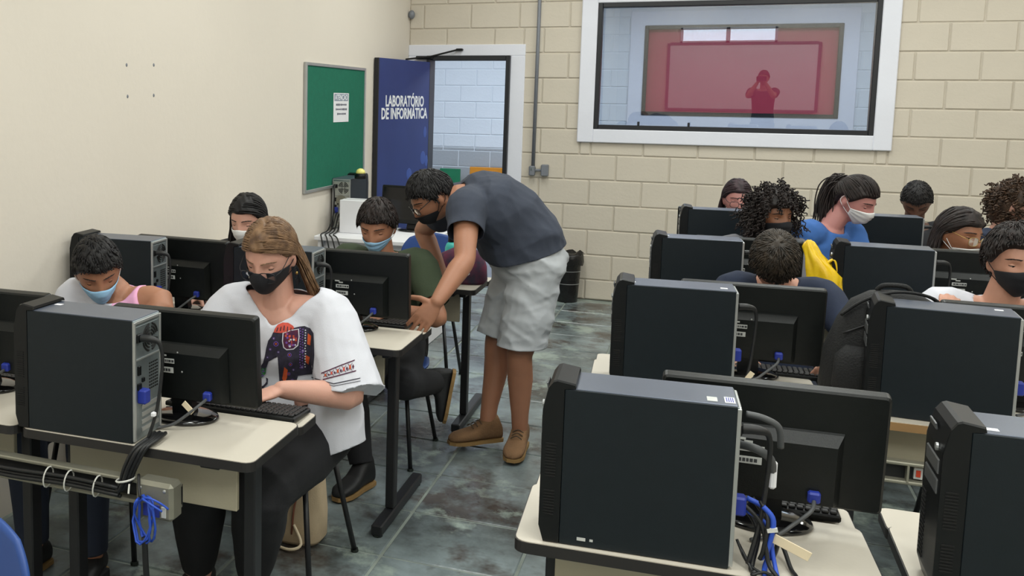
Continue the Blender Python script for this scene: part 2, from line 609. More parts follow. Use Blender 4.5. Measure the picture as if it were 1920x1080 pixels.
mb = MB()
wall_with_openings(mb, XL - 0.16, XR + 0.16, 0, ZC, 0.008, 0.16, [(DX0, DX1, 0, DZ1), (WX0, WX1, WZ0, WZ1)])
wall_back = struct(mb, 'wall_back', M['mortar'])
SURR = [(XL, 0.476, 0, 2.185), (WX0 - 0.11, WX1 + 0.11, WZ0 - 0.095, WZ1 + 0.09)]
lay_blocks(wall_back, XL, XR, 0, ZC, 0.0, SURR, M['block'], 'in')

# plaster surrounds
mb = MB()
mb.box(((XL + DX0) / 2, 0.0, DZ1 / 2), (DX0 - XL, 0.03, DZ1), ch=0.004)
mb.box(((DX1 + 0.496) / 2, 0.0, DZ1 / 2), (0.496 - DX1, 0.03, DZ1), ch=0.004)
mb.box(((XL + 0.496) / 2, 0.0, (DZ1 + 2.202) / 2), (0.496 - XL, 0.03, 2.202 - DZ1), ch=0.004)
struct(mb, 'trim_1', M['white_plaster'])
mb = MB()
a0, a1, b0, b1 = WX0 - 0.132, WX1 + 0.13, WZ0 - 0.114, WZ1 + 0.11
mb.box(((a0 + WX0) / 2, -0.006, (b0 + b1) / 2), (WX0 - a0, 0.05, b1 - b0), ch=0.006)
mb.box(((a1 + WX1) / 2, -0.006, (b0 + b1) / 2), (a1 - WX1, 0.05, b1 - b0), ch=0.006)
mb.box(((WX0 + WX1) / 2, -0.006, (b0 + WZ0) / 2), (WX1 - WX0 + 0.004, 0.05, WZ0 - b0), ch=0.006)
mb.box(((WX0 + WX1) / 2, -0.006, (b1 + WZ1) / 2), (WX1 - WX0 + 0.004, 0.05, b1 - WZ1), ch=0.006)
struct(mb, 'trim_2', M['white_plaster'])

# interior window: black frame, one pane, two small latches
mb = MB()
fw = 0.038
for xx in (WX0 + fw / 2, WX1 - fw / 2): mb.box((xx, 0.02, (WZ0 + WZ1) / 2), (fw, 0.09, WZ1 - WZ0), ch=0.004)
for zz in (WZ0 + fw / 2, WZ1 - fw / 2): mb.box(((WX0 + WX1) / 2, 0.02, zz), (WX1 - WX0 - 2 * fw, 0.09, fw), ch=0.004)
window_1 = struct(mb, 'window_1', M['black_frame'])
PANE_ROT = math.radians(-2.5)
mb = MB(); mb.box((0, 0, 0), (WX1 - WX0 - 2 * fw + 0.004, 0.008, WZ1 - WZ0 - 2 * fw + 0.004))
pane = mb.build('pane', M['glass'], window_1, loc=((WX0 + WX1) / 2, 0.030, (WZ0 + WZ1) / 2))
pane.rotation_euler = (math.radians(1.5), 0, PANE_ROT)
for xx in (1.465, 1.862):
    mb = MB(); mb.box((xx, -0.012, WZ0 + fw + 0.016), (0.018, 0.022, 0.034), ch=0.003)
    mb.build('latch', M['black_frame'], window_1)

# door: black frame, blue leaf swung open against the left wall, overhead closer
mb = MB()
for xx in (DX0 + 0.0175, DX1 - 0.0175): mb.box((xx, 0.03, DZ1 / 2), (0.035, 0.17, DZ1), ch=0.004)
mb.box(((DX0 + DX1) / 2, 0.03, DZ1 - 0.02), (DX1 - DX0 - 0.07, 0.17, 0.04), ch=0.004)
door_1 = struct(mb, 'door_1', M['black_frame'])
LEAFW, LEAFH = 0.93, 2.035
hx, hy = -0.362, -0.062
ang = math.atan2(-0.98 - hy, -0.535 - hx)
mb = MB(); mb.box((LEAFW / 2, 0, LEAFH / 2 + 0.01), (LEAFW, 0.035, LEAFH), ch=0.003)
leaf = mb.build('door_leaf', M['door_blue'], door_1, loc=(hx, hy, 0)); leaf.rotation_euler = (0, 0, ang)
mb = MB(); mb.box((LEAFW + 0.006, 0, LEAFH / 2 + 0.01), (0.014, 0.041, LEAFH), ch=0.002)
mb.build('edge_strip', M['black_frame'], leaf)
for txt, zz, sz in (('LABORATÓRIO', 1.650, 0.128), ('DE INFORMÁTICA', 1.545, 0.128)):
    me = text_mesh(txt, sz, 0.0006, 'CENTER', 0.0035)
    me.materials.append(M['white_print'])
    o = bpy.data.objects.new('lettering', me); COL.objects.link(o); o.parent = leaf
    wdt = max(v.co.x for v in me.vertices) - min(v.co.x for v in me.vertices)
    o.scale = ((0.70 if 'LAB' in txt else 0.84) / wdt, 1, 1)
    o.location = (0.46, 0.0185, zz); o.rotation_euler = (PI / 2, 0, PI)
for (cx_, cz_, rx_, rz_) in ((0.10, 1.19, 0.05, 0.06), (0.36, 1.06, 0.05, 0.05), (0.07, 1.42, 0.03, 0.05), (0.03, 1.16, 0.03, 0.05)):
    mb = MB(); mb.ell((cx_, 0.0178, cz_), (rx_, 0.001, rz_), nu=20, nv=8); mb.build('blue_drop', M['door_logo'], leaf, True)
mb = MB()
mb.box((-0.40, -0.05, 2.085), (0.16, 0.04, 0.03), ch=0.006)
mb.tube([(-0.34, -0.07, 2.095), (-0.10, -0.05, 2.155)], 0.008, 6)
mb.tube([(-0.34, -0.07, 2.095), (-0.50, -0.30, 2.06)], 0.008, 6)
mb.box((-0.085, -0.035, 2.156), (0.06, 0.045, 0.02), ch=0.005)
mb.build('door_closer', M['bezel'], door_1)

# corridor behind, with a white block wall, grey dado, and a window of the room opposite
RX0, RX1, RZ0, RZ1 = 1.215, 3.423, 1.563, 2.668
mb = MB()
wall_with_openings(mb, -4.5, 6.5, 0, 3.6, 4.208, 4.36, [(RX0, RX1, RZ0, RZ1)])
wall_far = struct(mb, 'wall_corridor', M['corridor_block'])
HOLES2 = [(RX0 - 0.16, RX1 + 0.16, RZ0 - 0.16, RZ1 + 0.2)]
lay_blocks(wall_far, -1.85, 4.2, 1.085, 3.2, 4.2, HOLES2, M['corridor_block'], 'out', off=-0.04, zoff=0.0)
lay_blocks(wall_far, -1.85, 4.2, 0.0, 1.085, 4.2, HOLES2, M['corridor_grey'], 'outg', off=-0.04, zoff=0.0)
for _nm, _a, _b in (('wall_sky_block_near', -4.1, XL - 0.16), ('wall_sky_block_near', XR + 0.16, 6.1)):  # unseen wall pieces added to stop the sky leaking in beside the back wall
    mb = MB(); mb.box(((_a + _b) / 2, 0.084, 1.8), (_b - _a, 0.152, 3.6)); struct(mb, _nm, M['white_plaster'])
mb = MB(); mb.box((1.0, 2.1, 3.68), (10.2, 4.3, 0.16)); struct(mb, 'ceiling_corridor', M['ceiling'])
mb = MB()
for xx in (RX0 - 0.08, RX1 + 0.08): mb.box((xx, 4.195, (RZ0 + RZ1) / 2), (0.18, 0.04, RZ1 - RZ0 + 0.36), ch=0.005)
for zz in (RZ0 - 0.08, RZ1 + 0.09): mb.box(((RX0 + RX1) / 2, 4.195, zz), (RX1 - RX0, 0.04, 0.18), ch=0.005)
struct(mb, 'trim_3', M['white_plaster'])
mb = MB(); f2 = 0.045
for xx in (RX0 + f2 / 2, RX1 - f2 / 2): mb.box((xx, 4.2, (RZ0 + RZ1) / 2), (f2, 0.08, RZ1 - RZ0), ch=0.004)
for zz in (RZ0 + f2 / 2, RZ1 - f2 / 2): mb.box(((RX0 + RX1) / 2, 4.2, zz), (RX1 - RX0 - 2 * f2, 0.08, f2), ch=0.004)
window_3 = struct(mb, 'window_3', M['black_frame'])
mb = MB(); mb.box(((RX0 + RX1) / 2, 4.28, (RZ0 + RZ1) / 2), (RX1 - RX0 - 0.01, 0.02, RZ1 - RZ0 - 0.01)); mb.build('red_blind', M['red_panel'], window_3)

# notice board on the left wall
t = empty('notice_board', (XL, -2.43, 1.05), 0, 'green felt notice board in an aluminium frame on the cream wall', 'notice board')
BW, BH = 1.21, 0.90
mb = MB(); mb.box((0.008, BW / 2, BH / 2), (0.012, BW - 0.02, BH - 0.02)); mb.build('felt', M['felt'], t)
mb = MB()
for yy in (0.011, BW - 0.011): mb.box((0.012, yy, BH / 2), (0.022, 0.022, BH), ch=0.003)
for zz in (0.011, BH - 0.011): mb.box((0.012, BW / 2, zz), (0.022, BW - 0.044, 0.022), ch=0.003)
mb.build('frame', M['alu'], t)
t = empty('notice_sheet', (XL + 0.015, -1.905, 1.535), 0, 'white paper notice with a grey header pinned on green board', 'notice')
mb = MB(); mb.box((0.0008, 0.158, 0.105), (0.0012, 0.315, 0.215)); mb.build('sheet', M['paper'], t)
mb = MB(); mb.box((0.0018, 0.158, 0.180), (0.0008, 0.28, 0.052)); mb.build('header', M['header'], t)
me = text_mesh('ATENÇÃO', 0.055, 0.0003, 'CENTER', 0.001); me.materials.append(M['white_print'])
o = bpy.data.objects.new('lettering', me); COL.objects.link(o); o.parent = t
o.location = (0.0026, 0.158, 0.162); o.rotation_euler = (PI / 2, 0, PI / 2)
mb = MB()
_q = random.Random(5)
for k, (zz, y0, y1) in enumerate(((0.126, 0.05, 0.262), (0.092, 0.045, 0.268), (0.058, 0.075, 0.235))):
    yy = y0
    while yy < y1:
        w = _q.uniform(0.010, 0.026)
        mb.box((0.0018, yy + w / 2, zz), (0.0006, w, _q.uniform(0.010, 0.016))); yy += w + 0.006
mb.build('print', M['ink'], t)['kind'] = 'stuff'

# four screw holes in the left wall, conduit and box on the back wall, sensor high in the corner
for (yy, zz) in ((-4.549, 1.847), (-4.311, 1.856), (-4.543, 1.699), (-4.313, 1.706)):
    mb = MB(); mb.ell((XL, yy, zz), (0.003, 0.008, 0.009), nu=10, nv=6); mb.build('wall_plug', M['conduit'], wall_left)
t = empty('conduit', (0.60, 0.0, 1.06), 0, 'grey electrical conduit running up the block wall beside the door', 'conduit')
mb = MB(); mb.tube([(0.0, -0.022, 0.08), (0.006, -0.022, 2.13)], 0.0155, 10); mb.build('pipe', M['conduit'], t, True)
mb = MB(); mb.box((-0.005, -0.03, 0.045), (0.05, 0.055, 0.085), ch=0.008); mb.build('elbow', M['conduit'], t)
for zz in (0.05, 0.06, 0.07):
    mb = MB(); mb.tube([(-0.005, -0.03, zz), (-0.005, -0.03, zz + 0.005)], 0.031, 12); mb.build('ring', M['steel'], t)
mb = MB(); mb.tube([(0.02, -0.028, 0.05), (0.085, -0.028, 0.052)], 0.012, 8); mb.build('stub', M['conduit'], t)
mb = MB(); mb.box((0.105, -0.03, 0.052), (0.062, 0.055, 0.10), ch=0.006); mb.build('junction_box', M['conduit'], t)
t = empty('ceiling_sensor', (XL + 0.01, -0.02, 2.47), 0, 'small white round sensor high in the wall corner', 'sensor')
mb = MB(); mb.ell((0.02, -0.025, 0.0), (0.03, 0.03, 0.04)); mb.build('sensor_body', M['conduit'], t, True)

# orange and green benches in the corridor
for nm, x0, x1, mm, lb, h in (('bench', -0.92, -0.30, M['orange'], 'orange bench panel in the corridor seen through the doorway', 0.835), ('bench', -1.33, -1.05, M['green_paint'], 'green bench panel in the corridor beyond the bent man', 0.80)):
    t = empty('corridor_bench', ((x0 + x1) / 2, 3.95, 0), 0, lb, 'bench')
    mb = MB(); mb.box((0, 0.1, h - 0.10), (x1 - x0, 0.035, 0.20), ch=0.006); mb.build('back', mm, t)
    mb = MB(); mb.box((0, -0.08, 0.44), (x1 - x0, 0.34, 0.03), ch=0.006); mb.build('seat', mm, t)
    for sx in (-1, 1):
        mb = MB(); mb.box((sx * ((x1 - x0) / 2 - 0.04), 0.135, (h - 0.02) / 2), (0.03, 0.03, h - 0.02), ch=0.003); mb.build('leg', M['black_metal'], t)
        mb = MB(); mb.box((sx * ((x1 - x0) / 2 - 0.04), -0.2, 0.2125), (0.03, 0.03, 0.425), ch=0.003); mb.build('leg', M['black_metal'], t)

# whiteboard on the rear wall, seen only as a reflection in the pane
t = empty('whiteboard', (1.60, YR, 1.07), 0, 'wide whiteboard on the rear wall under the high window', 'whiteboard')
mb = MB(); mb.box((0, 0.012, 0.6), (2.46, 0.014, 1.16)); mb.build('writing_surface', M['paper'], t)
mb = MB()
for sx in (-1, 1): mb.box((sx * 1.25, 0.015, 0.6), (0.05, 0.03, 1.22), ch=0.004)
for zz in (0.0, 1.2): mb.box((0, 0.015, zz), (2.45, 0.03, 0.05), ch=0.004)
mb.build('frame', M['conduit'], t)


# ================================================================== furniture and machines
def make_desk(label, group, worn=False):
    t = empty('desk', (0, 0, 0), 0, label, 'desk', group)
    W, D, H = 0.735, 0.34, 0.75
    def slab(x0, x1, y0, y1, z0, z1, r, name, bot=True):
        pts = []
        for (cx, cy, a0) in ((x1 - r, y0 + r, -90), (x1 - r, y1 - r, 0), (x0 + r, y1 - r, 90), (x0 + r, y0 + r, 180)):
            for k in range(5):
                a = math.radians(a0 + 22.5 * k)
                pts.append((cx + r * math.cos(a), cy + r * math.sin(a)))
        g = MB()
        e = 0.0025
        g.poly(pts, z0, z1 - 0.002, 1, 1)
        ins = [((p[0] - (x0 + x1) / 2) * (1 - 2 * e / (x1 - x0)) + (x0 + x1) / 2, (p[1] - (y0 + y1) / 2) * (1 - 2 * e / (y1 - y0)) + (y0 + y1) / 2) for p in pts]
        g.poly(ins, z1 - 0.002, z1, 0, 0)
        return g.build(name, [M['laminate'], M['edge_brown'] if worn else M['edge']], t)
    slab(-W / 2, W / 2, 0, D, H - 0.027, H, 0.028, 'tabletop')
    slab(-W / 2 + 0.004, W / 2 - 0.002, D + 0.004, 0.485, H - 0.042, H - 0.016, 0.022, 'keyboard_tray')
    g = MB(); g.box((-0.012, 0.135, 0.637), (0.55, 0.016, 0.175), ch=0.002); g.build('modesty_panel', M['panel'], t)
    for sx in (-1, 1):
        g = MB(); g.box((sx * 0.292, 0.17, 0.386), (0.036, 0.05, 0.672), ch=0.004); lg = g.build('leg', M['black_metal'], t)
        g = MB(); g.box((sx * 0.292, 0.27, 0.026), (0.045, 0.58, 0.044), ch=0.005); g.build('foot_bar', M['black_metal'], t)
        for yy in (0.0, 0.54):
            g = MB(); g.lathe([(0.02, 0), (0.021, 0.006), (0.016, 0.012)], (sx * 0.292, yy, -0.002), 10); g.build('glide', M['rubber'], t)
        g = MB(); g.box((sx * 0.292, 0.24, 0.709), (0.034, 0.36, 0.026), ch=0.003); g.build('support_arm', M['black_metal'], t)
    g = MB(); g.box((0.225, 0.06, 0.712), (0.06, 0.05, 0.02), ch=0.003); g.build('bracket', M['black_metal'], t)
    return t


def make_tower(label, group):
    t = empty('computer_tower', (0, 0, 0), 0, label, 'computer', group)
    L, W, H = 0.345, 0.145, 0.345
    g = MB(); g.box((0, 0, H / 2), (L, W - 0.006, H - 0.004), ch=0.002); g.build('chassis', M['steel'], t)
    for sy in (-1, 1):
        g = MB(); g.box((-0.001, sy * (W / 2 - 0.0015), H / 2), (L - 0.004, 0.004, H - 0.002), ch=0.0015); g.build('side_panel', M['case'], t)
    g = MB(); g.box((-0.001, 0, H - 0.0015), (L - 0.003, W - 0.007, 0.004), ch=0.0012); g.build('top_panel', M['case_top_sheen'], t)
    prof = [(-0.172, 0.0), (-0.206, 0.0), (-0.2165, 0.035), (-0.2165, 0.295), (-0.206, 0.345), (-0.196, 0.359), (-0.188, 0.362), (-0.150, 0.356), (-0.148, 0.349), (-0.172, 0.346)]
    g = MB()
    n = len(prof); cxm, czm = -0.19, 0.18
    lay = [(-W / 2 - 0.001, 0.985), (-W / 2 + 0.004, 1.0), (W / 2 - 0.004, 1.0), (W / 2 + 0.001, 0.985)]
    rr = [[((p[0] - cxm) * s + cxm, y, (p[1] - czm) * s + czm) for p in prof] for y, s in lay]
    g.rings(rr); bz = g.build('bezel', M['bezel'], t)
    g = MB()
    for z0, cnt in ((0.065, 9), (0.150, 12)):
        for k in range(cnt):
            g.box((-0.196, -W / 2 - 0.0012, z0 + k * 0.0065), (0.022, 0.003, 0.003))
    for k in range(16):
        g.box((-0.2165, 0.045, 0.045 + k * 0.009), (0.003, 0.035, 0.004))
    g.build('vent', M['vent_dark'], bz)['kind'] = 'stuff'
    for zz in (0.262, 0.222):
        g = MB(); g.box((-0.2165, 0.0, zz), (0.005, 0.105, 0.030), ch=0.002); g.build('drive_bay', M['bezel_gloss'], bz)
    g = MB(); g.box((-0.214, 0.03, 0.325), (0.004, 0.05, 0.014), R=Matrix.Rotation(-0.2, 3, 'Y'), ch=0.001); g.build('badge', M['bezel_gloss'], bz)
    g = MB(); g.lathe([(0.008, 0), (0.008, 0.004), (0.005, 0.005)], (0, 0, 0), 12)
    o = g.build('power_button', M['alu'], bz, loc=(-0.2165, -0.03, 0.296)); o.rotation_euler = (0, -PI / 2, 0)
    # rear
    X = L / 2
    g = MB(); g.box((X - 0.001, 0, H / 2 - 0.006), (0.004, W - 0.020, H - 0.030), ch=0.001); rp = g.build('rear_panel', M['steel'], t)
    g = MB()
    for r in (0.038, 0.029, 0.020, 0.011):
        for q in range(4):
            pts = [(X + 0.002, 0.016 + r * math.cos(a), 0.282 + r * math.sin(a)) for a in [q * PI / 2 + 0.22 + i * (PI / 2 - 0.44) / 6 for i in range(7)]]
            g.tube(pts, 0.0028, 5)
    g.build('fan_grille', M['vent_dark'], rp)
    g = MB(); g.box((X + 0.003, -0.045, 0.292), (0.012, 0.030, 0.024), ch=0.002); g.build('power_inlet', M['bezel'], rp)
    g = MB(); g.box((X + 0.002, 0, 0.232), (0.006, W - 0.022, 0.004)); g.build('ridge', M['alu'], rp)
    g = MB()
    for k, (yy, zz, w, h) in enumerate(((-0.045, 0.20, 0.014, 0.026), (-0.045, 0.155, 0.018, 0.018), (-0.025, 0.17, 0.012, 0.012))):
        g.box((X + 0.003, yy, zz), (0.006, w, h), ch=0.001)
    g.build('port_block', M['bezel'], rp)
    g = MB(); g.box((X + 0.012, -0.038, 0.128), (0.028, 0.030, 0.040), ch=0.004); g.build('vga_plug', M['vga'], rp)
    g = MB()
    for k in range(4): g.box((X + 0.002, 0.012, 0.03 + k * 0.021), (0.004, 0.09, 0.013), ch=0.001)
    g.build('slot_cover', M['alu'], rp)
    g = MB()
    for k in range(9):
        for q in range(5): g.box((X + 0.0015, 0.012 + q * 0.010, 0.135 + k * 0.009), (0.002, 0.006, 0.004))
    g.build('vent', M['vent_dark'], rp)['kind'] = 'stuff'
    g = MB()
    for sy in (-1, 1): g.box((X, sy * (W / 2 - 0.006), H / 2), (0.010, 0.008, H - 0.012), ch=0.001)
    g.box((X, 0, H - 0.009), (0.010, W - 0.02, 0.008), ch=0.001)
    g.build('flange', M['alu'], rp)
    g = MB(); g.tube([(X + 0.008, -0.045, 0.292), (X + 0.040, -0.043, 0.292), (X + 0.062, -0.035, 0.278), (X + 0.066, -0.03, 0.22), (X + 0.055, -0.04, 0.10), (X + 0.035, -0.058, 0.012)], [0.011, 0.010, 0.006, 0.005, 0.005, 0.005], 7, sub=5)
    g.build('power_cord', M['cable'], t, True)
    return t


def make_monitor(label, group):
    t = empty('monitor', (0, 0, 0), 0, label, 'monitor', group)
    W, z0, z1 = 0.472, 0.052, 0.328
    R = Matrix.Rotation(math.radians(5), 3, 'X')
    zc = (z0 + z1) / 2
    def P(x, y, z):
        q = R @ Vector((x, y, z - zc)); return (q.x, q.y, q.z + zc)
    g = MB()
    def rr(w, h, y, r):
        pts = []
        for (sx, sz, a0) in ((1, -1, -90), (1, 1, 0), (-1, 1, 90), (-1, -1, 180)):
            for k in range(4):
                a = math.radians(a0 + 30 * k)
                pts.append(P(sx * (w / 2 - r) + r * math.cos(a), y, zc + sz * (h / 2 - r) + r * math.sin(a)))
        return pts
    h = z1 - z0
    g.rings([rr(W - 0.012, h - 0.012, -0.016, 0.008), rr(W - 0.002, h - 0.002, -0.012, 0.010), rr(W, h, 0.006, 0.010), rr(W, h, 0.016, 0.010), rr(W - 0.006, h - 0.006, 0.020, 0.008)])
    g.build('shell', M['mon'], t)
    g = MB(); g.box(P(0, 0.0205, zc + 0.006), (W - 0.036, 0.003, h - 0.046), R=R); g.build('screen', M['screen'], t)
    g = MB()
    def rb(x0, x1, a, b, y):
        return [P(x0, y, a), P(x1, y, a), P(x1, y, b), P(x0, y, b)]
    g.rings([rb(-0.150, 0.150, z0 + 0.012, z0 + 0.182, -0.014), rb(-0.148, 0.148, z0 + 0.013, z0 + 0.178, -0.022), rb(-0.134, 0.134, z0 + 0.020, z0 + 0.158, -0.048)])
    g.build('rear_housing', M['mon'], t)
    for k, (x, z, w, hh) in enumerate(((-0.040, zc - 0.004, 0.056, 0.014), (-0.042, zc - 0.032, 0.052, 0.017))):
        g = MB(); g.box(P(x, -0.0487, z), (w, 0.001, hh), R=R); lb = g.build('sticker', M['sticker'], t)
        g = MB(); _q = random.Random(k + 2); xx = x - w / 2 + 0.005
        while xx < x + w / 2 - 0.008:
            ww = _q.uniform(0.003, 0.009); g.box(P(xx + ww / 2, -0.0494, z), (ww, 0.0006, hh * 0.5), R=R); xx += ww + 0.002
        g.build('print', M['sticker_ink'], lb)['kind'] = 'stuff'
    g = MB(); g.box(P(-0.062, -0.0487, zc + 0.018), (0.020, 0.001, 0.005), R=R); g.box(P(-0.046, -0.0487, zc + 0.012), (0.018, 0.001, 0.005), R=R); g.build('small_label', M['sticker'], t)
    g = MB()
    for (x, z) in ((0.0, zc + 0.024), (0.012, zc - 0.034)): g.ell(P(x, -0.0485, z), (0.003, 0.002, 0.003), nu=8, nv=6)
    g.build('screw', M['alu'], t)
    # stand
    g = MB(); g.rings([[(-0.035, -0.018, 0.018), (0.035, -0.018, 0.018), (0.035, 0.014, 0.018), (-0.035, 0.014, 0.018)], [(-0.030, -0.034, 0.11), (0.030, -0.034, 0.11), (0.030, -0.006, 0.11), (-0.030, -0.006, 0.11)]])
    g.build('neck', M['bezel'], t)
    g = MB(); g.lathe([(0.100, 0.0), (0.104, 0.004), (0.100, 0.011), (0.075, 0.017), (0.03, 0.020)], (0, 0, 0), 32, sx=1.0, sy=0.78); g.build('base', M['base_gloss'], t, True)
    # video lead
    g = MB(); g.box(P(0.094, -0.047, z0 + 0.040), (0.026, 0.030, 0.026), ch=0.004, R=R); vc = g.build('vga_plug', M['vga'], t)
    g = MB(); a = P(0.094, -0.062, z0 + 0.034)
    g.tube([a, (0.085, -0.085, 0.07), (0.05, -0.10, 0.04), (0.02, -0.113, 0.018), (-0.015, -0.12, 0.007), (-0.035, -0.135, 0.006)], 0.0045, 7, sub=5)
    g.build('video_lead', M['grey_cable'], t, True)
    return t


def make_keyboard(label, group):
    t = empty('keyboard', (0, 0, 0), 0, label, 'keyboard', group)
    R = Matrix.Rotation(math.radians(-4), 3, 'X')
    g = MB(); g.box((0, 0, 0.012), (0.435, 0.138, 0.016), ch=0.004, R=R); g.build('case', M['bezel'], t)
    g = MB()
    for r in range(6):
        x = -0.205
        while x < 0.20:
            w = 0.0165
            if r == 0 and abs(x) < 0.06: w = 0.016
            g.box(tuple(Vector((0, 0, 0.012)) + R @ Vector((x + w / 2, -0.052 + r * 0.0195, 0.011))), (w - 0.002, 0.0165, 0.007), R=R, ch=0.002)
            x += w + 0.001
    g.build('keys', M['key'], t)['kind'] = 'stuff'
    return t


def make_chair(label, group):
    """faces -y; blue shells on a black tube frame"""
    t = empty('chair', (0, 0, 0), 0, label, 'chair', group)
    def shell(name, w, h, fn, th=0.010, rnd=0.6):
        nu, nv = 22, 20
        A = []; B = []
        for i in range(nu + 1):
            for j in range(nv + 1):
                u = -1 + 2 * i / nu; v = -1 + 2 * j / nv
                k = max(abs(u), abs(v)); rad = math.hypot(u, v)
                q = (k / rad * rnd + 1 - rnd) if rad > 1e-6 else 1      # squircle outline
                uu, vv = u * q, v * q
                p, nrm = fn(uu * w / 2, vv * h / 2)
                A.append(Vector(p)); B.append(Vector(p) + Vector(nrm) * th)
        n = nv + 1; fs = []
        for i in range(nu):
            for j in range(nv):
                a = i * n + j; fs.append((a, a + 1, a + n + 1, a + n))
        N = len(A); f2 = [tuple(x + N for x in reversed(f)) for f in fs]
        edge = [i * n for i in range(nu + 1)] + [nu * n + j for j in range(1, n)] + [i * n + nv for i in range(nu - 1, -1, -1)] + [j for j in range(nv - 1, 0, -1)]
        sd = [(edge[k], edge[(k + 1) % len(edge)], edge[(k + 1) % len(edge)] + N, edge[k] + N) for k in range(len(edge))]
        g = MB(); g.add(A + B, fs + f2 + sd); return g.build(name, M['chair_blue'], t, True)
    shell('seat', 0.42, 0.40, lambda x, y: ((x, y, 0.440 + 0.10 * x * x + 0.06 * (y - 0.05) ** 2 - (0.10 * max(0, -y - 0.12))), (0, 0, -1)))
    shell('backrest', 0.40, 0.27, lambda x, z: ((x, 0.225 + 0.13 * (z + 0.1) - 0.55 * x * x, 0.745 + z), (0, 1, -0.1)), rnd=0.85)
    for sx in (-1, 1):
        g = MB(); g.tube([(sx * 0.15, -0.14, 0.415), (sx * 0.20, -0.20, 0.0)], 0.0105, 8); lg = g.build('leg', M['black_metal'], t, True)
        g = MB(); g.tube([(sx * 0.199, -0.199, 0.010), (sx * 0.2005, -0.2005, -0.001)], 0.015, 8); g.build('rubber_foot', M['rubber'], lg)
        g = MB(); g.tube([(sx * 0.15, 0.12, 0.415), (sx * 0.20, 0.235, 0.0)], 0.0105, 8); lg = g.build('leg', M['black_metal'], t, True)
        g = MB(); g.tube([(sx * 0.199, 0.234, 0.010), (sx * 0.2005, 0.2355, -0.001)], 0.015, 8); g.build('rubber_foot', M['rubber'], lg)
        g = MB(); g.tube([(sx * 0.14, -0.16, 0.416), (sx * 0.14, 0.16, 0.416), (sx * 0.14, 0.235, 0.46), (sx * 0.13, 0.250, 0.62), (sx * 0.12, 0.262, 0.78)], 0.0105, 8, sub=4); g.build('frame_tube', M['black_metal'], t, True)
    return t


# ---- desks: two columns of desks on each side of the aisle
GD = 'laminate computer desks in rows'
desk0 = make_desk('cream desk with the blue network cable coil hanging at its front', GD)
desk0.location = (0.588, -6.285, 0); desk0.rotation_euler = (0, 0, math.radians(1.3))
note(desk0)
DESKS = [
    ((-0.165, -6.30, 0), 1.3, 'cream desk in front of the boy in the pink and white shirt'),
    ((0.601, -5.035, 0), 0.5, 'cream desk the bent man leans his hand on'),
    ((-0.150, -5.045, 0), 1.0, 'cream desk against the wall below the dark haired girl'),
    ((0.594, -3.765, 0), 0.5, 'cream desk under the patterned bundle behind the bent man'),
    ((-0.155, -3.765, 0), 0.0, 'cream desk by the wall under the notice board end, behind the dark haired girl'),
    ((2.037, -6.425, 0), 2.5, 'cream desk carrying the tower with two small stickers on top'),
    ((2.815, -6.365, 0), 0.0, 'cream desk carrying the tower that shows its drive bays'),
    ((2.050, -5.15, 0), 3.0, 'cream desk in front of the boy whose back of head shows'),
    ((2.058, -3.90, 0), 2.0, 'cream desk in front of the curly haired girl'),
    ((2.822, -3.80, 0), 0.0, 'cream desk beside the yellow plastic bag'),
    ((2.160, -2.54, 0), 2.0, 'cream desk nearest the block wall, under the straight haired girl'),
    ((3.040, -2.44, 0), 0.0, 'cream desk in front of the man with glossy black cropped hair'),
]
for loc, rz, lb in DESKS: dup(desk0, loc, math.radians(rz), lb, GD)
desk_w = make_desk('desk with a worn brown edge under the backpack', GD, True)
desk_w.location = (2.800, -5.20, 0)


def lean(x, y, rz, sx):
    return (x, y)


# ---- towers (origin at the middle of the base; long side towards the aisle end)
GT = 'black computer towers on the desks'
DZ = 0.7505
tower0 = make_tower('black tower with its rear plugs and cables showing beside the woman in the elephant shirt', GT)
note(tower0)


def tower_at(o, x_front, x_rear, y_front, deg):
    """put the camera-side face between x_front and x_rear with y_front at its middle"""
    a = math.radians(deg)
    cx = (x_front + x_rear) / 2 - 0.0725 * math.sin(a); cy = y_front + 0.0725 * math.cos(a)
    o.location = (cx, cy, DZ); o.rotation_euler = (0, 0, a)


tower_at(tower0, 0.252, 0.595, -6.283, 1.5)
TOW = [
    (1.765, 2.107, -6.412, 3.0, 'large black tower with two small stickers on its top edge'),
    (2.512, 2.857, -6.385, 0.0, 'black tower showing its drive bays and vents, cut by the frame edge'),
    (1.792, 2.135, -5.125, 4.0, 'black tower in front of the boy whose back of head shows'),
    (2.558, 2.900, -5.160, -4.0, 'black tower on the worn edged desk beside the black backpack'),
    (1.848, 2.192, -3.860, 5.0, 'black tower before the curly haired girl'),
    (2.605, 2.950, -3.760, -1.0, 'black tower with the yellow plastic bag at its front'),
    (1.935, 2.278, -2.520, 4.0, 'black tower in front of the straight haired girl by the block wall'),
    (2.812, 3.155, -2.390, 4.0, 'black tower in front of the man with glossy black cropped hair'),
    (-0.475, -0.145, -5.035, 5.0, 'black tower against the cream wall behind the boy in pink and white'),
    (0.235, 0.578, -4.985, 2.0, 'black tower hidden behind the hair of the woman in the elephant shirt'),
    (-0.530, -0.190, -6.270, 2.0, 'black tower beside the wall on the desk of the boy in pink and white'),
]
TS = [tower0]
for (a, b, c, d, lb) in TOW:
    o = dup(tower0, (0, 0, 0), 0, lb, GT); tower_at(o, a, b, c, d); TS.append(o)
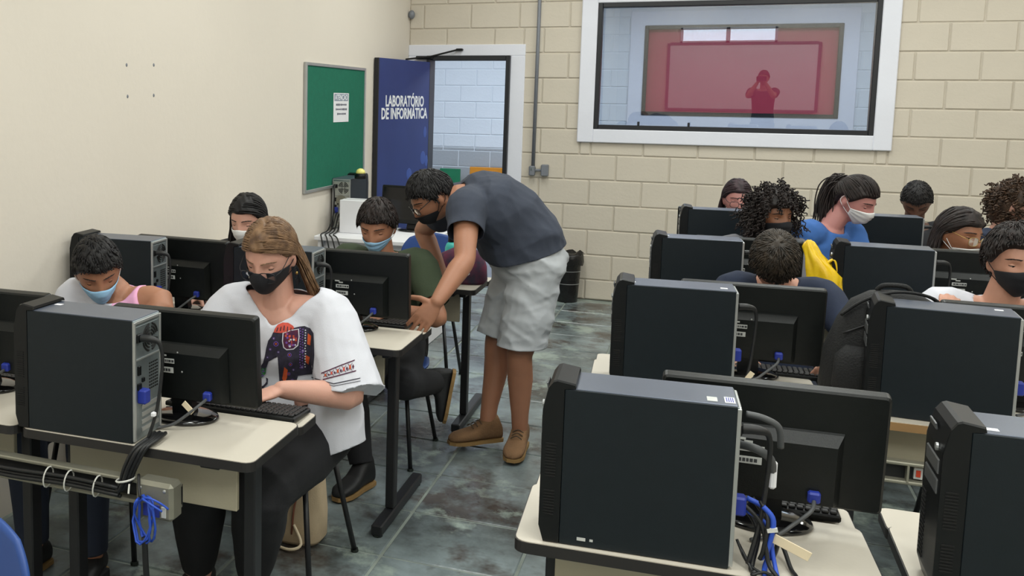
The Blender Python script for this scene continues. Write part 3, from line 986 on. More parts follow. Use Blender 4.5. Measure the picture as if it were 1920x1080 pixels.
# stickers on tops and sides
g = MB(); g.box((0.122, -0.040, 0.3462), (0.020, 0.030, 0.0008)); g.build('sticker', M['sticker'], TS[1])
g = MB(); g.box((0.156, -0.036, 0.3462), (0.020, 0.040, 0.0008)); s_ = g.build('sticker', M['paper'], TS[1])
g = MB()
for k in range(4): g.box((0.150 + k * 0.004, -0.036, 0.347), (0.0018, 0.03, 0.0006))
g.build('print', M['vga'], s_)
g = MB(); g.box((-0.125, -0.0742, 0.018), (0.018, 0.0008, 0.007)); g.box((-0.104, -0.0742, 0.018), (0.007, 0.0008, 0.005)); g.build('sticker', M['sticker'], TS[1])
for k, (x, y) in ((2, (-0.135, -0.045)), (3, (-0.155, -0.02)), (3, (0.135, -0.03)), (4, (0.13, 0.02)), (5, (-0.15, 0.0)), (0, (-0.13, 0.02))):
    g = MB(); g.box((x, y, 0.3462), (0.022, 0.016, 0.0008)); g.build('sticker', M['paper'], TS[k])

# ---- monitors, backs towards the camera
GM = 'black monitors seen from behind'
mon0 = make_monitor('black monitor turned from the woman in the elephant shirt, two labels on its back', GM)
note(mon0)
mon0.location = (0.612, -6.025, DZ); mon0.rotation_euler = (0, 0, math.radians(2))
MON = [
    (2.186, -6.115, 1.0, 'wide black monitor beside the tower with two top stickers'),
    (-0.118, -6.02, 3.0, 'black monitor cut by the frame edge beside the boy in pink and white'),
    (-0.135, -4.76, -2.0, 'black monitor in front of the dark haired girl by the wall'),
    (0.680, -4.755, 2.0, 'black monitor in front of the boy in the dark green shirt'),
    (2.192, -4.830, 2.0, 'black monitor hiding the shoulders of the boy seen from behind'),
    (2.992, -4.86, 0.0, 'black monitor below the man in the white shirt and black mask'),
    (2.224, -3.570, 1.0, 'black monitor behind the head of the boy seen from behind'),
    (3.120, -3.545, 2.0, 'black monitor below the girl in the white mask and glasses'),
    (2.105, -2.235, 0.0, 'black monitor covering the mouth of the straight haired girl'),
]
MS = [mon0]
for (x, y, d, lb) in MON: MS.append(dup(mon0, (x, y, DZ), math.radians(d), lb, GM))
g = MB(); g.box((-0.228, -0.022, 0.222), (0.030, 0.002, 0.052), ch=0.0008); s_ = g.build('inventory_tag', M['paper'], MS[4])
g = MB()
for k in range(6): g.box((-0.224, -0.0236, 0.204 + k * 0.007), (0.012, 0.001, 0.0035))
g.build('print', M['ink'], s_)

# ---- keyboards on the trays
GK = 'black keyboards on the trays'
key0 = make_keyboard('black keyboard under the hands of the woman in the elephant shirt', GK); note(key0)
TZ = 0.7345
key0.location = (0.705, -5.870, TZ + 0.002); key0.rotation_euler = (0, 0, math.radians(1))
for (x, y, lb) in ((2.135, -5.985, 'black keyboard behind the stand of the monitor beside the stickered tower'),
                   (-0.06, -5.885, 'black keyboard of the boy in pink and white'),
                   (0.66, -4.62, 'black keyboard under the hands of the boy in dark green'),
                   (2.22, -4.735, 'black keyboard of the boy whose back of head shows')):
    dup(key0, (x, y, TZ + 0.002), 0, lb, GK)

# ---- metal cable trunking along the desk fronts
def trunking(x0, x1, y, zc, label, outlet):
    t = empty('cable_trunking', (x0, y, zc), 0, label, 'trunking')
    L = x1 - x0
    g = MB(); g.box((L / 2, 0.018, 0), (L, 0.004, 0.062)); g.build('back_plate', M['black_metal'], t)
    for sz in (-1, 1):
        g = MB(); g.box((L / 2, 0.004, sz * 0.029), (L, 0.034, 0.011), ch=0.003); g.build('rail', M['trunk'], t)
    if outlet == 'box':
        g = MB(); g.box((L - 0.055, -0.012, -0.004), (0.115, 0.058, 0.105), ch=0.010); b = g.build('socket_box', M['trunk'], t)
        g = MB(); g.box((L - 0.060, -0.0425, -0.028), (0.050, 0.004, 0.034), ch=0.001); g.build('socket', M['vga'], b)
        g = MB(); g.box((L - 0.022, -0.0425, -0.028), (0.014, 0.004, 0.030), ch=0.001); g.build('label', M['sticker'], b)
        for (xx, zz) in ((L - 0.095, 0.030), (L - 0.02, 0.03)):
            g = MB(); g.ell((xx, -0.042, zz), (0.005, 0.003, 0.005), nu=8, nv=6); g.build('screw', M['alu'], b)
    else:
        g = MB(); g.box((L - 0.10, 0.000, 0), (0.006, 0.030, 0.052)); g.build('divider', M['trunk'], t)
        g = MB(); g.box((L - 0.07, 0.010, 0), (0.024, 0.012, 0.036), ch=0.001); b = g.build('socket', M['sticker'], t)
        g = MB(); g.box((L - 0.07, 0.003, 0), (0.012, 0.004, 0.020)); g.build('socket_mark', M['red_print'], b)
    return t


trunking(-0.556, 0.745, -6.290, 0.628, 'dull metal cable trunking with a socket box holding the blue cable coil', 'box')
trunking(2.44, 2.735, -5.215, 0.602, 'short metal trunking with a small red marked socket under the backpack desk', 'plain')
bundle_y = -6.312
# black cables strapped inside the trunking and rising over the desk edge
t = empty('cable_bundle', (0.55, -6.30, 0.62), 0, 'thick black cable bundle hanging over the front edge of the desk', 'cables')
def rel(o, pts):
    return [(p[0] - o.location.x, p[1] - o.location.y, p[2] - o.location.z) for p in pts]
for k, (dx, dy) in enumerate(((0, 0), (0.012, -0.006), (-0.010, -0.008), (0.004, -0.014), (0.018, 0.002))):
    g = MB()
    g.tube(rel(t, [(0.632 + dx, -6.205 + dy, 0.765), (0.640 + dx, -6.262, 0.766), (0.628 + dx, -6.300 + dy, 0.752), (0.604 + dx, -6.312 + dy, 0.70), (0.588 + dx * .8, -6.312 + dy, 0.655), (0.575 + dx * .6, -6.318 + dy * .6, 0.632 + dx * .3)]), 0.0062, 7, sub=5, rounded=True)
    g.build('cable', M['cable'], t, True)
for k in range(5):
    g = MB()
    zz = 0.615 + k * 0.007; yy = -6.312 - 0.006 * ((k * 2) % 3)
    g.tube(rel(t, [(-0.40 + 0.03 * k, yy, zz), (-0.05, yy, zz + 0.004), (0.20, yy - 0.004, zz - 0.003), (0.40, yy, zz + 0.002), (0.578, yy - 0.004, zz)]), 0.0058, 6, sub=4)
    g.build('cable', M['cable'], t, True)
for xx in (0.335, 0.405, 0.500):
    g = MB(); g.tube(rel(t, [(xx + 0.026 * math.sin(a) * 0.15, -6.312 + 0.022 * math.cos(a), 0.629 + 0.030 * math.sin(a)) for a in [i * 2 * PI / 14 for i in range(15)]]), 0.0022, 5)
    g.build('cable_tie', M['tie'], t)
g = MB(); g.tube(rel(t, [(0.592 + 0.026 * math.cos(a), -6.314 + 0.022 * math.sin(a), 0.664 + 0.006 * math.cos(a)) for a in [i * 2 * PI / 14 for i in range(15)]]), 0.0028, 5)
g.tube(rel(t, [(0.615, -6.33, 0.66), (0.622, -6.345, 0.64)]), 0.0025, 5)
g.build('cable_tie', M['tie'], t)

# coiled blue network cable
t = empty('network_cable', (0.675, -6.345, 0.63), 0, 'bright blue network cable tied in a coil at the trunking end', 'cable')
g = MB(); _q = random.Random(9); pts = []
for i in range(90):
    a = i / 90 * 2 * PI * 5
    pts.append((0.0 + 0.030 * math.sin(a) + _q.uniform(-.004, .004) - 0.010 * math.sin(a * .21), -0.006 + 0.014 * math.cos(a * 1.1) + _q.uniform(-.002, .002), -0.050 + 0.062 * math.cos(a) + _q.uniform(-.003, .003)))
g.tube(pts, 0.0030, 6); g.build('coil', M['net_blue'], t, True)
g = MB(); g.tube([(0.0, -0.01, 0.012), (0.03, -0.02, 0.018), (0.055, -0.01, 0.004), (0.070, 0.0, -0.012)], 0.0030, 6, sub=5); g.tube([(0.0, -0.015, 0.012), (0.035, -0.025, 0.004), (0.06, -0.015, -0.014)], 0.003, 6, sub=4)
g.build('lead', M['net_blue'], t, True)
g = MB(); g.tube([(-0.01, -0.01, 0.012), (-0.02, 0.0, 0.03), (-0.04, 0.03, 0.055)], 0.004, 6, sub=4); g.build('tie', M['cable'], t, True)
g = MB(); g.tube([(0.0, -0.006, -0.10), (0.002, 0.0, -0.22), (0.0, 0.03, -0.40)], 0.009, 6, sub=4); g.build('tail', M['cable'], t, True)

# cables behind the stickered tower and their tag
t = empty('cable_tangle', (2.15, -6.33, DZ), 0, 'tangle of black and blue cables hanging behind the stickered tower', 'cables')
def tb(pts, r, m, nm='cable', par=t):
    g = MB(); g.tube(rel(t, pts), r, 7, sub=6); return g.build(nm, m, par, True)
tb([(2.135, -6.36, 0.865), (2.175, -6.36, 0.84), (2.190, -6.375, 0.78), (2.196, -6.392, 0.757), (2.200, -6.43, 0.748), (2.205, -6.448, 0.70)], 0.0045, M['net_blue'])
tb([(2.130, -6.37, 0.88), (2.165, -6.375, 0.845), (2.180, -6.39, 0.775), (2.196, -6.41, 0.757), (2.21, -6.44, 0.745), (2.215, -6.455, 0.68)], 0.0045, M['cable'])
tb([(2.120, -6.36, 0.80), (2.140, -6.38, 0.765), (2.165, -6.40, 0.756), (2.185, -6.405, 0.757), (2.175, -6.43, 0.754), (2.19, -6.452, 0.71)], 0.003, M['cable'])
tb([(2.125, -6.36, 0.79), (2.150, -6.40, 0.757), (2.150, -6.42, 0.757), (2.175, -6.41, 0.762), (2.195, -6.435, 0.752), (2.196, -6.452, 0.70)], 0.003, M['cable'])
tb([(2.150, -6.27, 0.86), (2.205, -6.30, 0.79), (2.225, -6.36, 0.757), (2.235, -6.42, 0.757), (2.24, -6.450, 0.70)], 0.0045, M['cable'])
tb([(2.112, -6.30, 0.985), (2.150, -6.32, 0.985), (2.178, -6.30, 0.960), (2.184, -6.28, 0.93)], 0.009, M['grey_cable'], 'thick_lead')
g = MB(); g.box(tuple(Vector((2.186, -6.278, 0.920)) - t.location), (0.016, 0.016, 0.062), ch=0.005); g.build('white_sleeve', M['paper'], t)
g = MB(); R_ = Matrix.Rotation(math.radians(22), 3, 'Y'); g.box(tuple(Vector((2.222, -6.375, 0.808)) - t.location), (0.075, 0.003, 0.020), R=R_, ch=0.0008); s_ = g.build('cable_flag', M['tag'], t)
g = MB(); R_ = Matrix.Rotation(math.radians(-15), 3, 'Y'); g.box(tuple(Vector((2.184, -6.385, 0.842)) - t.location), (0.02, 0.006, 0.008), R=R_); g.build('cable_tie', M['tie'], t)
# cables behind the tower of row two
t = empty('cable_tangle', (2.165, -5.07, DZ), 0, 'blue and black leads with a cream flag behind the second tower of that column', 'cables')
tb([(2.15, -5.08, 0.885), (2.19, -5.09, 0.865), (2.20, -5.10, 0.80), (2.19, -5.12, 0.757), (2.19, -5.15, 0.756)], 0.0055, M['net_blue'])
tb([(2.15, -5.07, 0.86), (2.175, -5.09, 0.82), (2.165, -5.12, 0.757), (2.17, -5.15, 0.756)], 0.006, M['cable'])
tb([(2.14, -5.05, 1.055), (2.175, -5.05, 1.05), (2.205, -5.04, 1.03), (2.212, -5.03, 0.985)], 0.007, M['grey_cable'], 'thick_lead')
g = MB(); R_ = Matrix.Rotation(math.radians(-58), 3, 'Y'); g.box(tuple(Vector((2.180, -5.13, 0.815)) - t.location), (0.055, 0.003, 0.016), R=R_); g.build('cable_flag', M['tag'], t)
# tangle between the near left tower and the monitor
t = empty('cable_tangle', (0.62, -6.2, DZ), 0, 'blue and black leads falling down the rear of the near left tower', 'cables')
tb([(0.635, -6.245, 0.885), (0.655, -6.25, 0.86), (0.648, -6.25, 0.80), (0.636, -6.25, 0.776)], 0.0055, M['net_blue'])
tb([(0.630, -6.23, 0.89), (0.645, -6.25, 0.86), (0.640, -6.255, 0.80), (0.634, -6.255, 0.776)], 0.0045, M['cable'])
tb([(0.640, -6.10, 0.800), (0.675, -6.12, 0.770), (0.665, -6.19, 0.760), (0.655, -6.24, 0.776)], 0.005, M['cable'])
g = MB(); R_ = Matrix.Rotation(math.radians(40), 3, 'Y'); g.box(tuple(Vector((0.672, -6.115, 0.815)) - t.location), (0.04, 0.004, 0.016), R=R_); g.build('cable_flag', M['tag'], t)
g = MB(); g.box(tuple(Vector((0.645, -6.254, 0.835)) - t.location), (0.012, 0.014, 0.012), ch=0.002); g.build('white_clip', M['paper'], t)

# ---- teacher's desk by the door with its old tower, monitor and small things
t = empty('teacher_desk', (-0.115, -2.33, 0), 0, 'white topped desk by the door carrying the old tower', 'desk')
g = MB(); g.box((0, 0.34, 0.735), (0.80, 0.68, 0.03), ch=0.004); g.build('tabletop', M['paper'], t)
for sx in (-1, 1):
    g = MB(); g.box((sx * 0.37, 0.34, 0.36), (0.025, 0.62, 0.72), ch=0.003); g.build('side_panel', M['paper'], t)
g = MB(); g.box((0, 0.10, 0.62), (0.714, 0.018, 0.20), ch=0.002); g.build('modesty_panel', M['paper'], t)
old = make_tower('old tower with a pale rear panel and round fan grilles on the white desk', None)
old.location = (-0.4745, -1.735, DZ); old.rotation_euler = (0, 0, -PI / 2); old.scale = (1, 1, 1.08)
for ch in old.children:
    if ch.name.startswith('rear_panel'):
        ch.data.materials[0] = mat('pale_steel', (170, 172, 164), 0.6, 0.2, var=0.12, scale=30)
        g = MB(); g.tube([(0.1735, 0.0, 0.19), (0.178, 0.0, 0.19)], 0.042, 24); g.build('vent_disc', M['trunk'], ch)
t = empty('desk_bell', (-0.345, -1.86, 1.1235), 0, 'small black cup with a pale yellow dome on the old tower', 'ornament')
g = MB(); g.lathe([(0.040, 0.0), (0.044, 0.004), (0.044, 0.034), (0.036, 0.040)], n=24); g.build('cup', M['bezel'], t, True)
g = MB(); g.lathe([(0.0355, 0.0395), (0.034, 0.054), (0.026, 0.067), (0.012, 0.075), (0.001, 0.0765)], n=24); g.build('dome', M['dome'], t, True)
t = empty('white_carton', (-0.318, -2.02, DZ), 0, 'plain white carton standing before the old tower', 'box')
g = MB(); g.box((0, 0, 0.118), (0.19, 0.16, 0.236), ch=0.003); g.build('carton', M['paper'], t)
g = MB(); g.box((0, 0.0, 0.2372), (0.186, 0.030, 0.0012)); g.build('tape', M['sticker'], t)
mt = dup(mon0, (0.03, -1.78, DZ), math.radians(174), 'black monitor on the white desk facing the room beside the bent man', None)
t = empty('desk_cables', (-0.50, -2.15, 0.76), 0, 'dark cables falling from the old tower over the desk edge', 'cables')
for k in range(4):
    tb([(-0.52 + 0.02 * k, -1.915, 0.90 - 0.03 * k), (-0.515 + 0.02 * k, -1.96, 0.86), (-0.50 + 0.025 * k, -2.10, 0.765), (-0.47 + 0.03 * k, -2.30, 0.762), (-0.45 + 0.04 * k, -2.347, 0.74), (-0.42 + 0.045 * k, -2.35, 0.60)], 0.005, M['cable'], par=t)

# ---- waste bin
t = empty('waste_bin', (0.955, -0.155, 0), 0, 'dark waste bin with a black liner and white paper by the block wall', 'bin')
g = MB(); g.lathe([(0.085, 0.0), (0.088, 0.004), (0.112, 0.405), (0.114, 0.41)], n=20); g.build('bucket', M['bin_bag'], t, True)
for zz in (0.16, 0.27):
    g = MB(); r_ = 0.0885 + 0.024 * zz / 0.4 + 0.002
    g.tube([(r_ * math.cos(a), r_ * math.sin(a), zz) for a in [i * 2 * PI / 24 for i in range(25)]], 0.0025, 5); g.build('hoop', M['alu'], t)
g = MB(); _q = random.Random(4); rr_ = []
for (r, z) in ((0.110, 0.40), (0.122, 0.425), (0.130, 0.41), (0.126, 0.36), (0.124, 0.33)):
    rr_.append([((r + _q.uniform(-.008, .008)) * math.cos(2 * PI * i / 22), (r + _q.uniform(-.008, .008)) * math.sin(2 * PI * i / 22), z + _q.uniform(-.014, .014)) for i in range(22)])
g.rings(rr_, cap=False); g.build('liner', M['bin_bag'], t, True)
g = MB(); g.add([(-0.10, -0.125, 0.44), (-0.035, -0.135, 0.43), (-0.03, -0.14, 0.37), (-0.055, -0.142, 0.30), (-0.07, -0.14, 0.35), (-0.11, -0.13, 0.40)], [(0, 1, 2, 3, 4, 5)])
g.add([(-0.10, -0.122, 0.44), (-0.035, -0.132, 0.43), (-0.03, -0.137, 0.37), (-0.055, -0.139, 0.30), (-0.07, -0.137, 0.35), (-0.11, -0.127, 0.40)], [(5, 4, 3, 2, 1, 0)])
g.build('paper_scrap', M['paper'], t)

# ---- tote bag on the floor by the chair
t = empty('tote_bag', (0.600, -5.165, 0), 0, 'beige canvas tote standing on the floor by a chair leg', 'bag')
def blob_bag(rings, n=28, sq=3.0):
    rr = []
    for (hx_, hy_, z, ox, oy) in rings:
        r = []
        for i in range(n):
            a = 2 * PI * i / n; c, s_ = math.cos(a), math.sin(a)
            k = (abs(c) ** sq + abs(s_) ** sq) ** (-1 / sq)
            r.append((ox + hx_ * k * c, oy + hy_ * k * s_, z))
        rr.append(r)
    return rr
g = MB(); g.rings(blob_bag([(0.105, 0.070, 0.0, 0, 0), (0.120, 0.085, 0.02, 0, 0), (0.122, 0.085, 0.12, 0, 0), (0.112, 0.06, 0.24, 0.004, 0), (0.105, 0.022, 0.33, 0.01, 0), (0.10, 0.012, 0.345, 0.012, 0)])); g.build('bag_body', M['tote'], t, True)
g = MB(); g.tube([(0.02, -0.083, 0.05), (0.03, -0.089, 0.15), (0.045, -0.074, 0.24), (0.05, -0.06, 0.33), (0.06, -0.03, 0.40), (0.075, 0.0, 0.33)], 0.008, 6, sub=5, flat=0.4); g.build('strap', M['tote_brown'], t, True)
g = MB(); g.box((0.085, -0.062, 0.27), (0.028, 0.004, 0.06), R=Matrix.Rotation(0.3, 3, 'X')); g.build('luggage_tag', M['paper'], t)
g = MB(); g.tube([(-0.06, -0.10, 0.006), (0.03, -0.13, 0.010), (0.07, -0.11, 0.03), (0.03, -0.088, 0.09)], 0.006, 6, sub=5); g.build('cord', M['tag'], t, True)

# ---- black backpack on the worn edged desk
t = empty('backpack', (2.580, -4.945, DZ), 0, 'black backpack slumped behind the tower on the worn edged desk', 'backpack')
g = MB(); g.rings(blob_bag([(0.145, 0.06, 0.0, -0.01, 0), (0.165, 0.085, 0.03, -0.01, 0), (0.165, 0.09, 0.16, 0.0, 0), (0.150, 0.085, 0.26, 0.02, 0.0), (0.125, 0.07, 0.32, 0.03, 0), (0.075, 0.04, 0.352, 0.03, 0), (0.02, 0.01, 0.36, 0.03, 0)], 32, 2.6)); g.build('pack', M['bag_black'], t, True)
g = MB(); g.rings(blob_bag([(0.10, 0.02, 0.03, -0.03, -0.085), (0.115, 0.036, 0.05, -0.03, -0.085), (0.11, 0.036, 0.15, -0.03, -0.085), (0.08, 0.02, 0.185, -0.03, -0.08)], 24, 3)); g.build('front_pocket', M['bag_black'], t, True)
g = MB(); g.tube([(-0.125, -0.045, 0.275), (-0.06, -0.065, 0.335), (0.03, -0.06, 0.366), (0.13, -0.04, 0.35), (0.175, -0.02, 0.29)], 0.010, 8, sub=6, flat=0.5); g.build('strap', M['bag_black'], t, True)
g = MB(); g.tube([(-0.02, 0.01, 0.356), (0.0, 0.0, 0.375), (0.06, 0.0, 0.375), (0.08, 0.01, 0.352)], 0.008, 7, sub=5); g.build('handle', M['bag_black'], t, True)
g = MB(); g.tube([(-0.12, -0.072, 0.22), (0.0, -0.088, 0.275), (0.12, -0.06, 0.24)], 0.003, 5, sub=5); g.build('zip', M['black_metal'], t, True)

# ---- yellow plastic bag beside the third tower
t = empty('plastic_bag', (2.530, -3.735, DZ), 0, 'crumpled yellow plastic bag with red print beside a black tower', 'bag')
t.scale = (1.05, 1.05, 1.12)
g = MB(); _q = random.Random(8); rr_ = []
for k, (hx_, hy_, z, ox) in enumerate(((0.050, 0.05, 0.0, 0.015), (0.072, 0.065, 0.010, 0.015), (0.076, 0.066, 0.05, 0.012), (0.070, 0.062, 0.10, 0.016), (0.066, 0.060, 0.145, 0.010), (0.068, 0.058, 0.18, 0.006), (0.058, 0.050, 0.21, -0.010), (0.044, 0.040, 0.235, -0.026), (0.034, 0.030, 0.262, -0.044), (0.028, 0.020, 0.288, -0.056), (0.020, 0.012, 0.306, -0.060), (0.008, 0.005, 0.314, -0.062))):
    rr_.append([(ox + hx_ * math.cos(a) * w, hy_ * math.sin(a) * w, z + (0.006 * math.sin(4 * a + k) if z > 0.02 else 0)) for a, w in [(2 * PI * i / 40, 1 + 0.10 * math.sin(5 * 2 * PI * i / 40 + k * .5) + 0.07 * math.sin(9 * 2 * PI * i / 40 - k * .8) + _q.uniform(-.03, .03)) for i in range(40)]])
g.rings(rr_); g.build('bag_body', M['yellow_bag'], t, True)
g = MB(); g.tube([(-0.01, 0.0, 0.205), (0.030, -0.01, 0.245), (0.045, -0.01, 0.225), (0.050, 0.0, 0.17)], [0.018, 0.012, 0.014, 0.02], 8, sub=5, flat=0.5); g.build('handle', M['yellow_bag'], t, True)
g = MB()
for k, (x, z, w, h) in enumerate(((0.035, 0.09, 0.02, 0.035), (0.05, 0.05, 0.012, 0.02), (0.02, 0.045, 0.018, 0.018), (0.045, 0.14, 0.014, 0.02))):
    g.ell((x, -0.058 + abs(x) * 0.25, z), (w / 2, 0.004, h / 2), nu=10, nv=6)
g.build('red_print', M['red_print'], t, True)

# ---- patterned bundle and teal bottle on the third left desk
t = empty('patterned_bag', (0.835, -3.560, DZ), 0, 'dark patterned cloth bag on the desk behind the bent man', 'bag')
g = MB(); g.rings(blob_bag([(0.13, 0.07, 0.0, 0, 0), (0.145, 0.085, 0.02, 0, 0), (0.14, 0.08, 0.09, 0, 0), (0.11, 0.055, 0.15, 0.01, 0), (0.06, 0.02, 0.18, 0.02, 0), (0.02, 0.008, 0.19, 0.02, 0)], 28, 2.4)); bb = g.build('bag_body', M['cloth_pattern'], t, True)
me = text_mesh('B', 0.055, 0.001, 'CENTER', 0.003); me.materials.append(M['white_print'])
o = bpy.data.objects.new('lettering', me); COL.objects.link(o); o.parent = t; o.location = (0.055, -0.088, 0.055); o.rotation_euler = (PI / 2, 0, 0)
t = empty('teal_bottle', (0.742, -3.400, DZ), 0, 'teal bottle standing beside the patterned cloth bag', 'bottle')
g = MB(); g.lathe([(0.030, 0.0), (0.033, 0.005), (0.033, 0.155), (0.026, 0.175), (0.015, 0.185)], n=20); g.build('bottle_body', M['teal'], t, True)
g = MB(); g.lathe([(0.017, 0.1845), (0.018, 0.187), (0.018, 0.215), (0.014, 0.218)], n=16); g.build('cap', M['bezel'], t, True)
t = empty('paper_cup', (0.565, -3.66, DZ), 0, 'small white cup on the desk beside the teal bottle', 'cup')
g = MB(); g.lathe([(0.022, 0.0), (0.024, 0.002), (0.031, 0.075), (0.033, 0.078), (0.030, 0.078), (0.022, 0.006)], n=18); g.build('cup_body', M['paper'], t, True)


# ================================================================== people
def skin(name, rgb):
    return mat(name, rgb, 0.52, var=0.05, scale=14, bump=0.05, bscale=220, sss=0.12)


SK = {'fair': skin('skin_fair', (206, 156, 138)), 'light': skin('skin_light', (188, 138, 116)), 'tan': skin('skin_tan', (166, 116, 90)),
      'brown': skin('skin_brown', (142, 94, 68)), 'dark': skin('skin_dark', (98, 66, 52)), 'rosy': skin('skin_rosy', (190, 132, 126))}


def hairmat(name, rgb, rgb2):
    return mat(name, rgb, 0.55, var=0.1, scale=40, rgb2=rgb2, bump=0.15, bscale=260, spec=0.35)


HR = {'black': hairmat('hair_black', (30, 28, 30), (14, 13, 14)), 'dark': hairmat('hair_dark_brown', (44, 34, 32), (22, 18, 18)),
      'brown': hairmat('hair_brown', (134, 104, 76), (84, 62, 46)), 'mid': hairmat('hair_mid_brown', (60, 50, 40), (30, 26, 22)),
      'plum': hairmat('hair_plum', (62, 44, 50), (34, 26, 30)), 'auburn': hairmat('hair_auburn', (84, 62, 46), (40, 30, 24))}


def cloth(name, rgb, var=0.05, rough=0.9, rgb2=None):
    return mat(name, rgb, rough, var=var, scale=9, bump=0.12, bscale=320, rgb2=rgb2)


CL = {'white': cloth('cloth_white', (206, 207, 216), 0.02), 'pink': cloth('cloth_pink', (232, 170, 206), 0.03), 'green': cloth('cloth_green', (58, 70, 50)),
      'slate': cloth('cloth_slate', (56, 62, 76), 0.05), 'grey': cloth('cloth_grey', (184, 188, 193), 0.04), 'black': cloth('cloth_black', (26, 27, 31), 0.1),
      'blue': cloth('cloth_blue', (62, 108, 178), 0.06), 'navy': cloth('cloth_navy', (30, 40, 62), 0.08), 'charcoal': cloth('cloth_charcoal', (46, 47, 52), 0.08),
      'midgrey': cloth('cloth_midgrey', (110, 110, 116), 0.05), 'denim': cloth('cloth_denim', (40, 48, 66), 0.08), 'maroon': cloth('cloth_maroon', (84, 40, 44), 0.08)}
SUEDE = mat('suede_tan', (128, 96, 66), 0.9, var=0.14, scale=16, bump=0.3, bscale=120)
SOLE = mat('sole_tan', (150, 118, 72), 0.8, var=0.1, scale=20)
SHOE_BLACK = mat('shoe_black', (24, 25, 27), 0.6, var=0.1, scale=16)
LACE = mat('lace_dark', (74, 60, 44), 0.8, var=0.1)

HA, HB, HC = 0.0755, 0.098, 0.118


def gauss(x, m, s): return np.exp(-((x - m) / s) ** 2)


def head_pts(d, grow=0.0, nose=True):
    """unit directions (x right, y face, z crown) -> points on the head"""
    x = HA * d[:, 0]; y = HB * d[:, 1]; z = HC * d[:, 2]
    k = np.clip(-z / HC, 0, 1); f = np.clip(d[:, 1], 0, 1); bk = np.clip(-d[:, 1], 0, 1)
    x = x * (1 - 0.26 * k ** 1.6) * (1 + 0.03 * gauss(z, 0.03, 0.05))
    y = y + 0.016 * k * f - y * 0.42 * k * (bk > 0)
    y = y + 0.010 * bk * gauss(z, 0.035, 0.05) * -1
    fr = (d[:, 1] > 0)
    ax = np.abs(x)
    y = y - fr * 0.010 * gauss(ax, 0.032, 0.017) * gauss(z, 0.004, 0.013)
    y = y + fr * 0.005 * gauss(ax, 0.028, 0.022) * gauss(z, 0.026, 0.010)
    y = y + fr * 0.004 * gauss(ax, 0.042, 0.02) * gauss(z, -0.03, 0.018)
    if nose:
        ramp = np.clip((0.022 - z) / 0.056, 0, 1) * (1 / (1 + np.exp(-(z + 0.044) / 0.0035)))
        y = y + fr * (0.007 + 0.020 * ramp) * gauss(x, 0, 0.009 + 0.008 * ramp) * (np.clip((0.03 - z) / 0.02, 0, 1)) * (1 / (1 + np.exp(-(z + 0.046) / 0.003)))
        y = y + fr * 0.006 * gauss(x, 0, 0.02) * (gauss(z, -0.062, 0.006) + gauss(z, -0.074, 0.007))
        y = y + fr * 0.005 * gauss(x, 0, 0.018) * gauss(z, -0.102, 0.012)
    p = np.stack([x, y, z], 1)
    if not np.isscalar(grow) or grow:
        n = np.stack([d[:, 0] / HA, d[:, 1] / HB, d[:, 2] / HC], 1)
        n /= np.linalg.norm(n, axis=1)[:, None]
        p = p + n * (grow if np.isscalar(grow) else grow[:, None])
    return p


def sph(naz, nel):
    d = [(0, 0, 1.0)]
    for j in range(1, nel):
        a = PI * j / nel
        for i in range(naz):
            b = 2 * PI * i / naz
            d.append((math.sin(a) * math.sin(b), math.sin(a) * math.cos(b), math.cos(a)))
    d.append((0, 0, -1.0))
    fs = []
    for i in range(naz):
        k = (i + 1) % naz
        fs.append((0, 1 + i, 1 + k))
        for j in range(nel - 2):
            fs.append((1 + j * naz + i, 1 + (j + 1) * naz + i, 1 + (j + 1) * naz + k, 1 + j * naz + k))
        fs.append((len(d) - 1, 1 + (nel - 2) * naz + k, 1 + (nel - 2) * naz + i))
    return np.array(d), fs


def face_y(x, z):
    xx, zz = x / HA, z / HC
    d = np.array([[xx, math.sqrt(max(0.02, 1 - xx * xx - zz * zz)), zz]])
    return head_pts(d)[0]


def voxel(mb, size, smooth=2, sf=0.5):
    me = mb.mesh('tmp', [], False)
    o = bpy.data.objects.new('tmp', me)
    COL.objects.link(o)
    r = o.modifiers.new('r', 'REMESH'); r.mode = 'VOXEL'; r.voxel_size = size; r.adaptivity = 0
    if smooth:
        s = o.modifiers.new('s', 'SMOOTH'); s.factor = sf; s.iterations = smooth
    dg = bpy.context.evaluated_depsgraph_get()
    out = bpy.data.meshes.new_from_object(o.evaluated_get(dg))
    bpy.data.objects.remove(o)
    bpy.data.meshes.remove(me)
    return out


def put(me, name, mats, parent):
    me.name = name
    me.materials.clear()
    for m in (mats if isinstance(mats, (list, tuple)) else [mats]): me.materials.append(m)
    me.polygons.foreach_set('use_smooth', [True] * len(me.polygons))
    o = bpy.data.objects.new(name, me)
    COL.objects.link(o)
    o.parent = parent
    return o


def coords(me):
    a = np.empty(len(me.vertices) * 3, np.float32); me.vertices.foreach_get('co', a); return a.reshape(-1, 3).astype(float)


def set_coords(me, a):
    me.vertices.foreach_set('co', a.astype(np.float32).ravel()); me.update()


def normals(me):
    a = np.empty(len(me.vertices) * 3, np.float32); me.vertex_normals.foreach_get('vector', a); return a.reshape(-1, 3).astype(float)


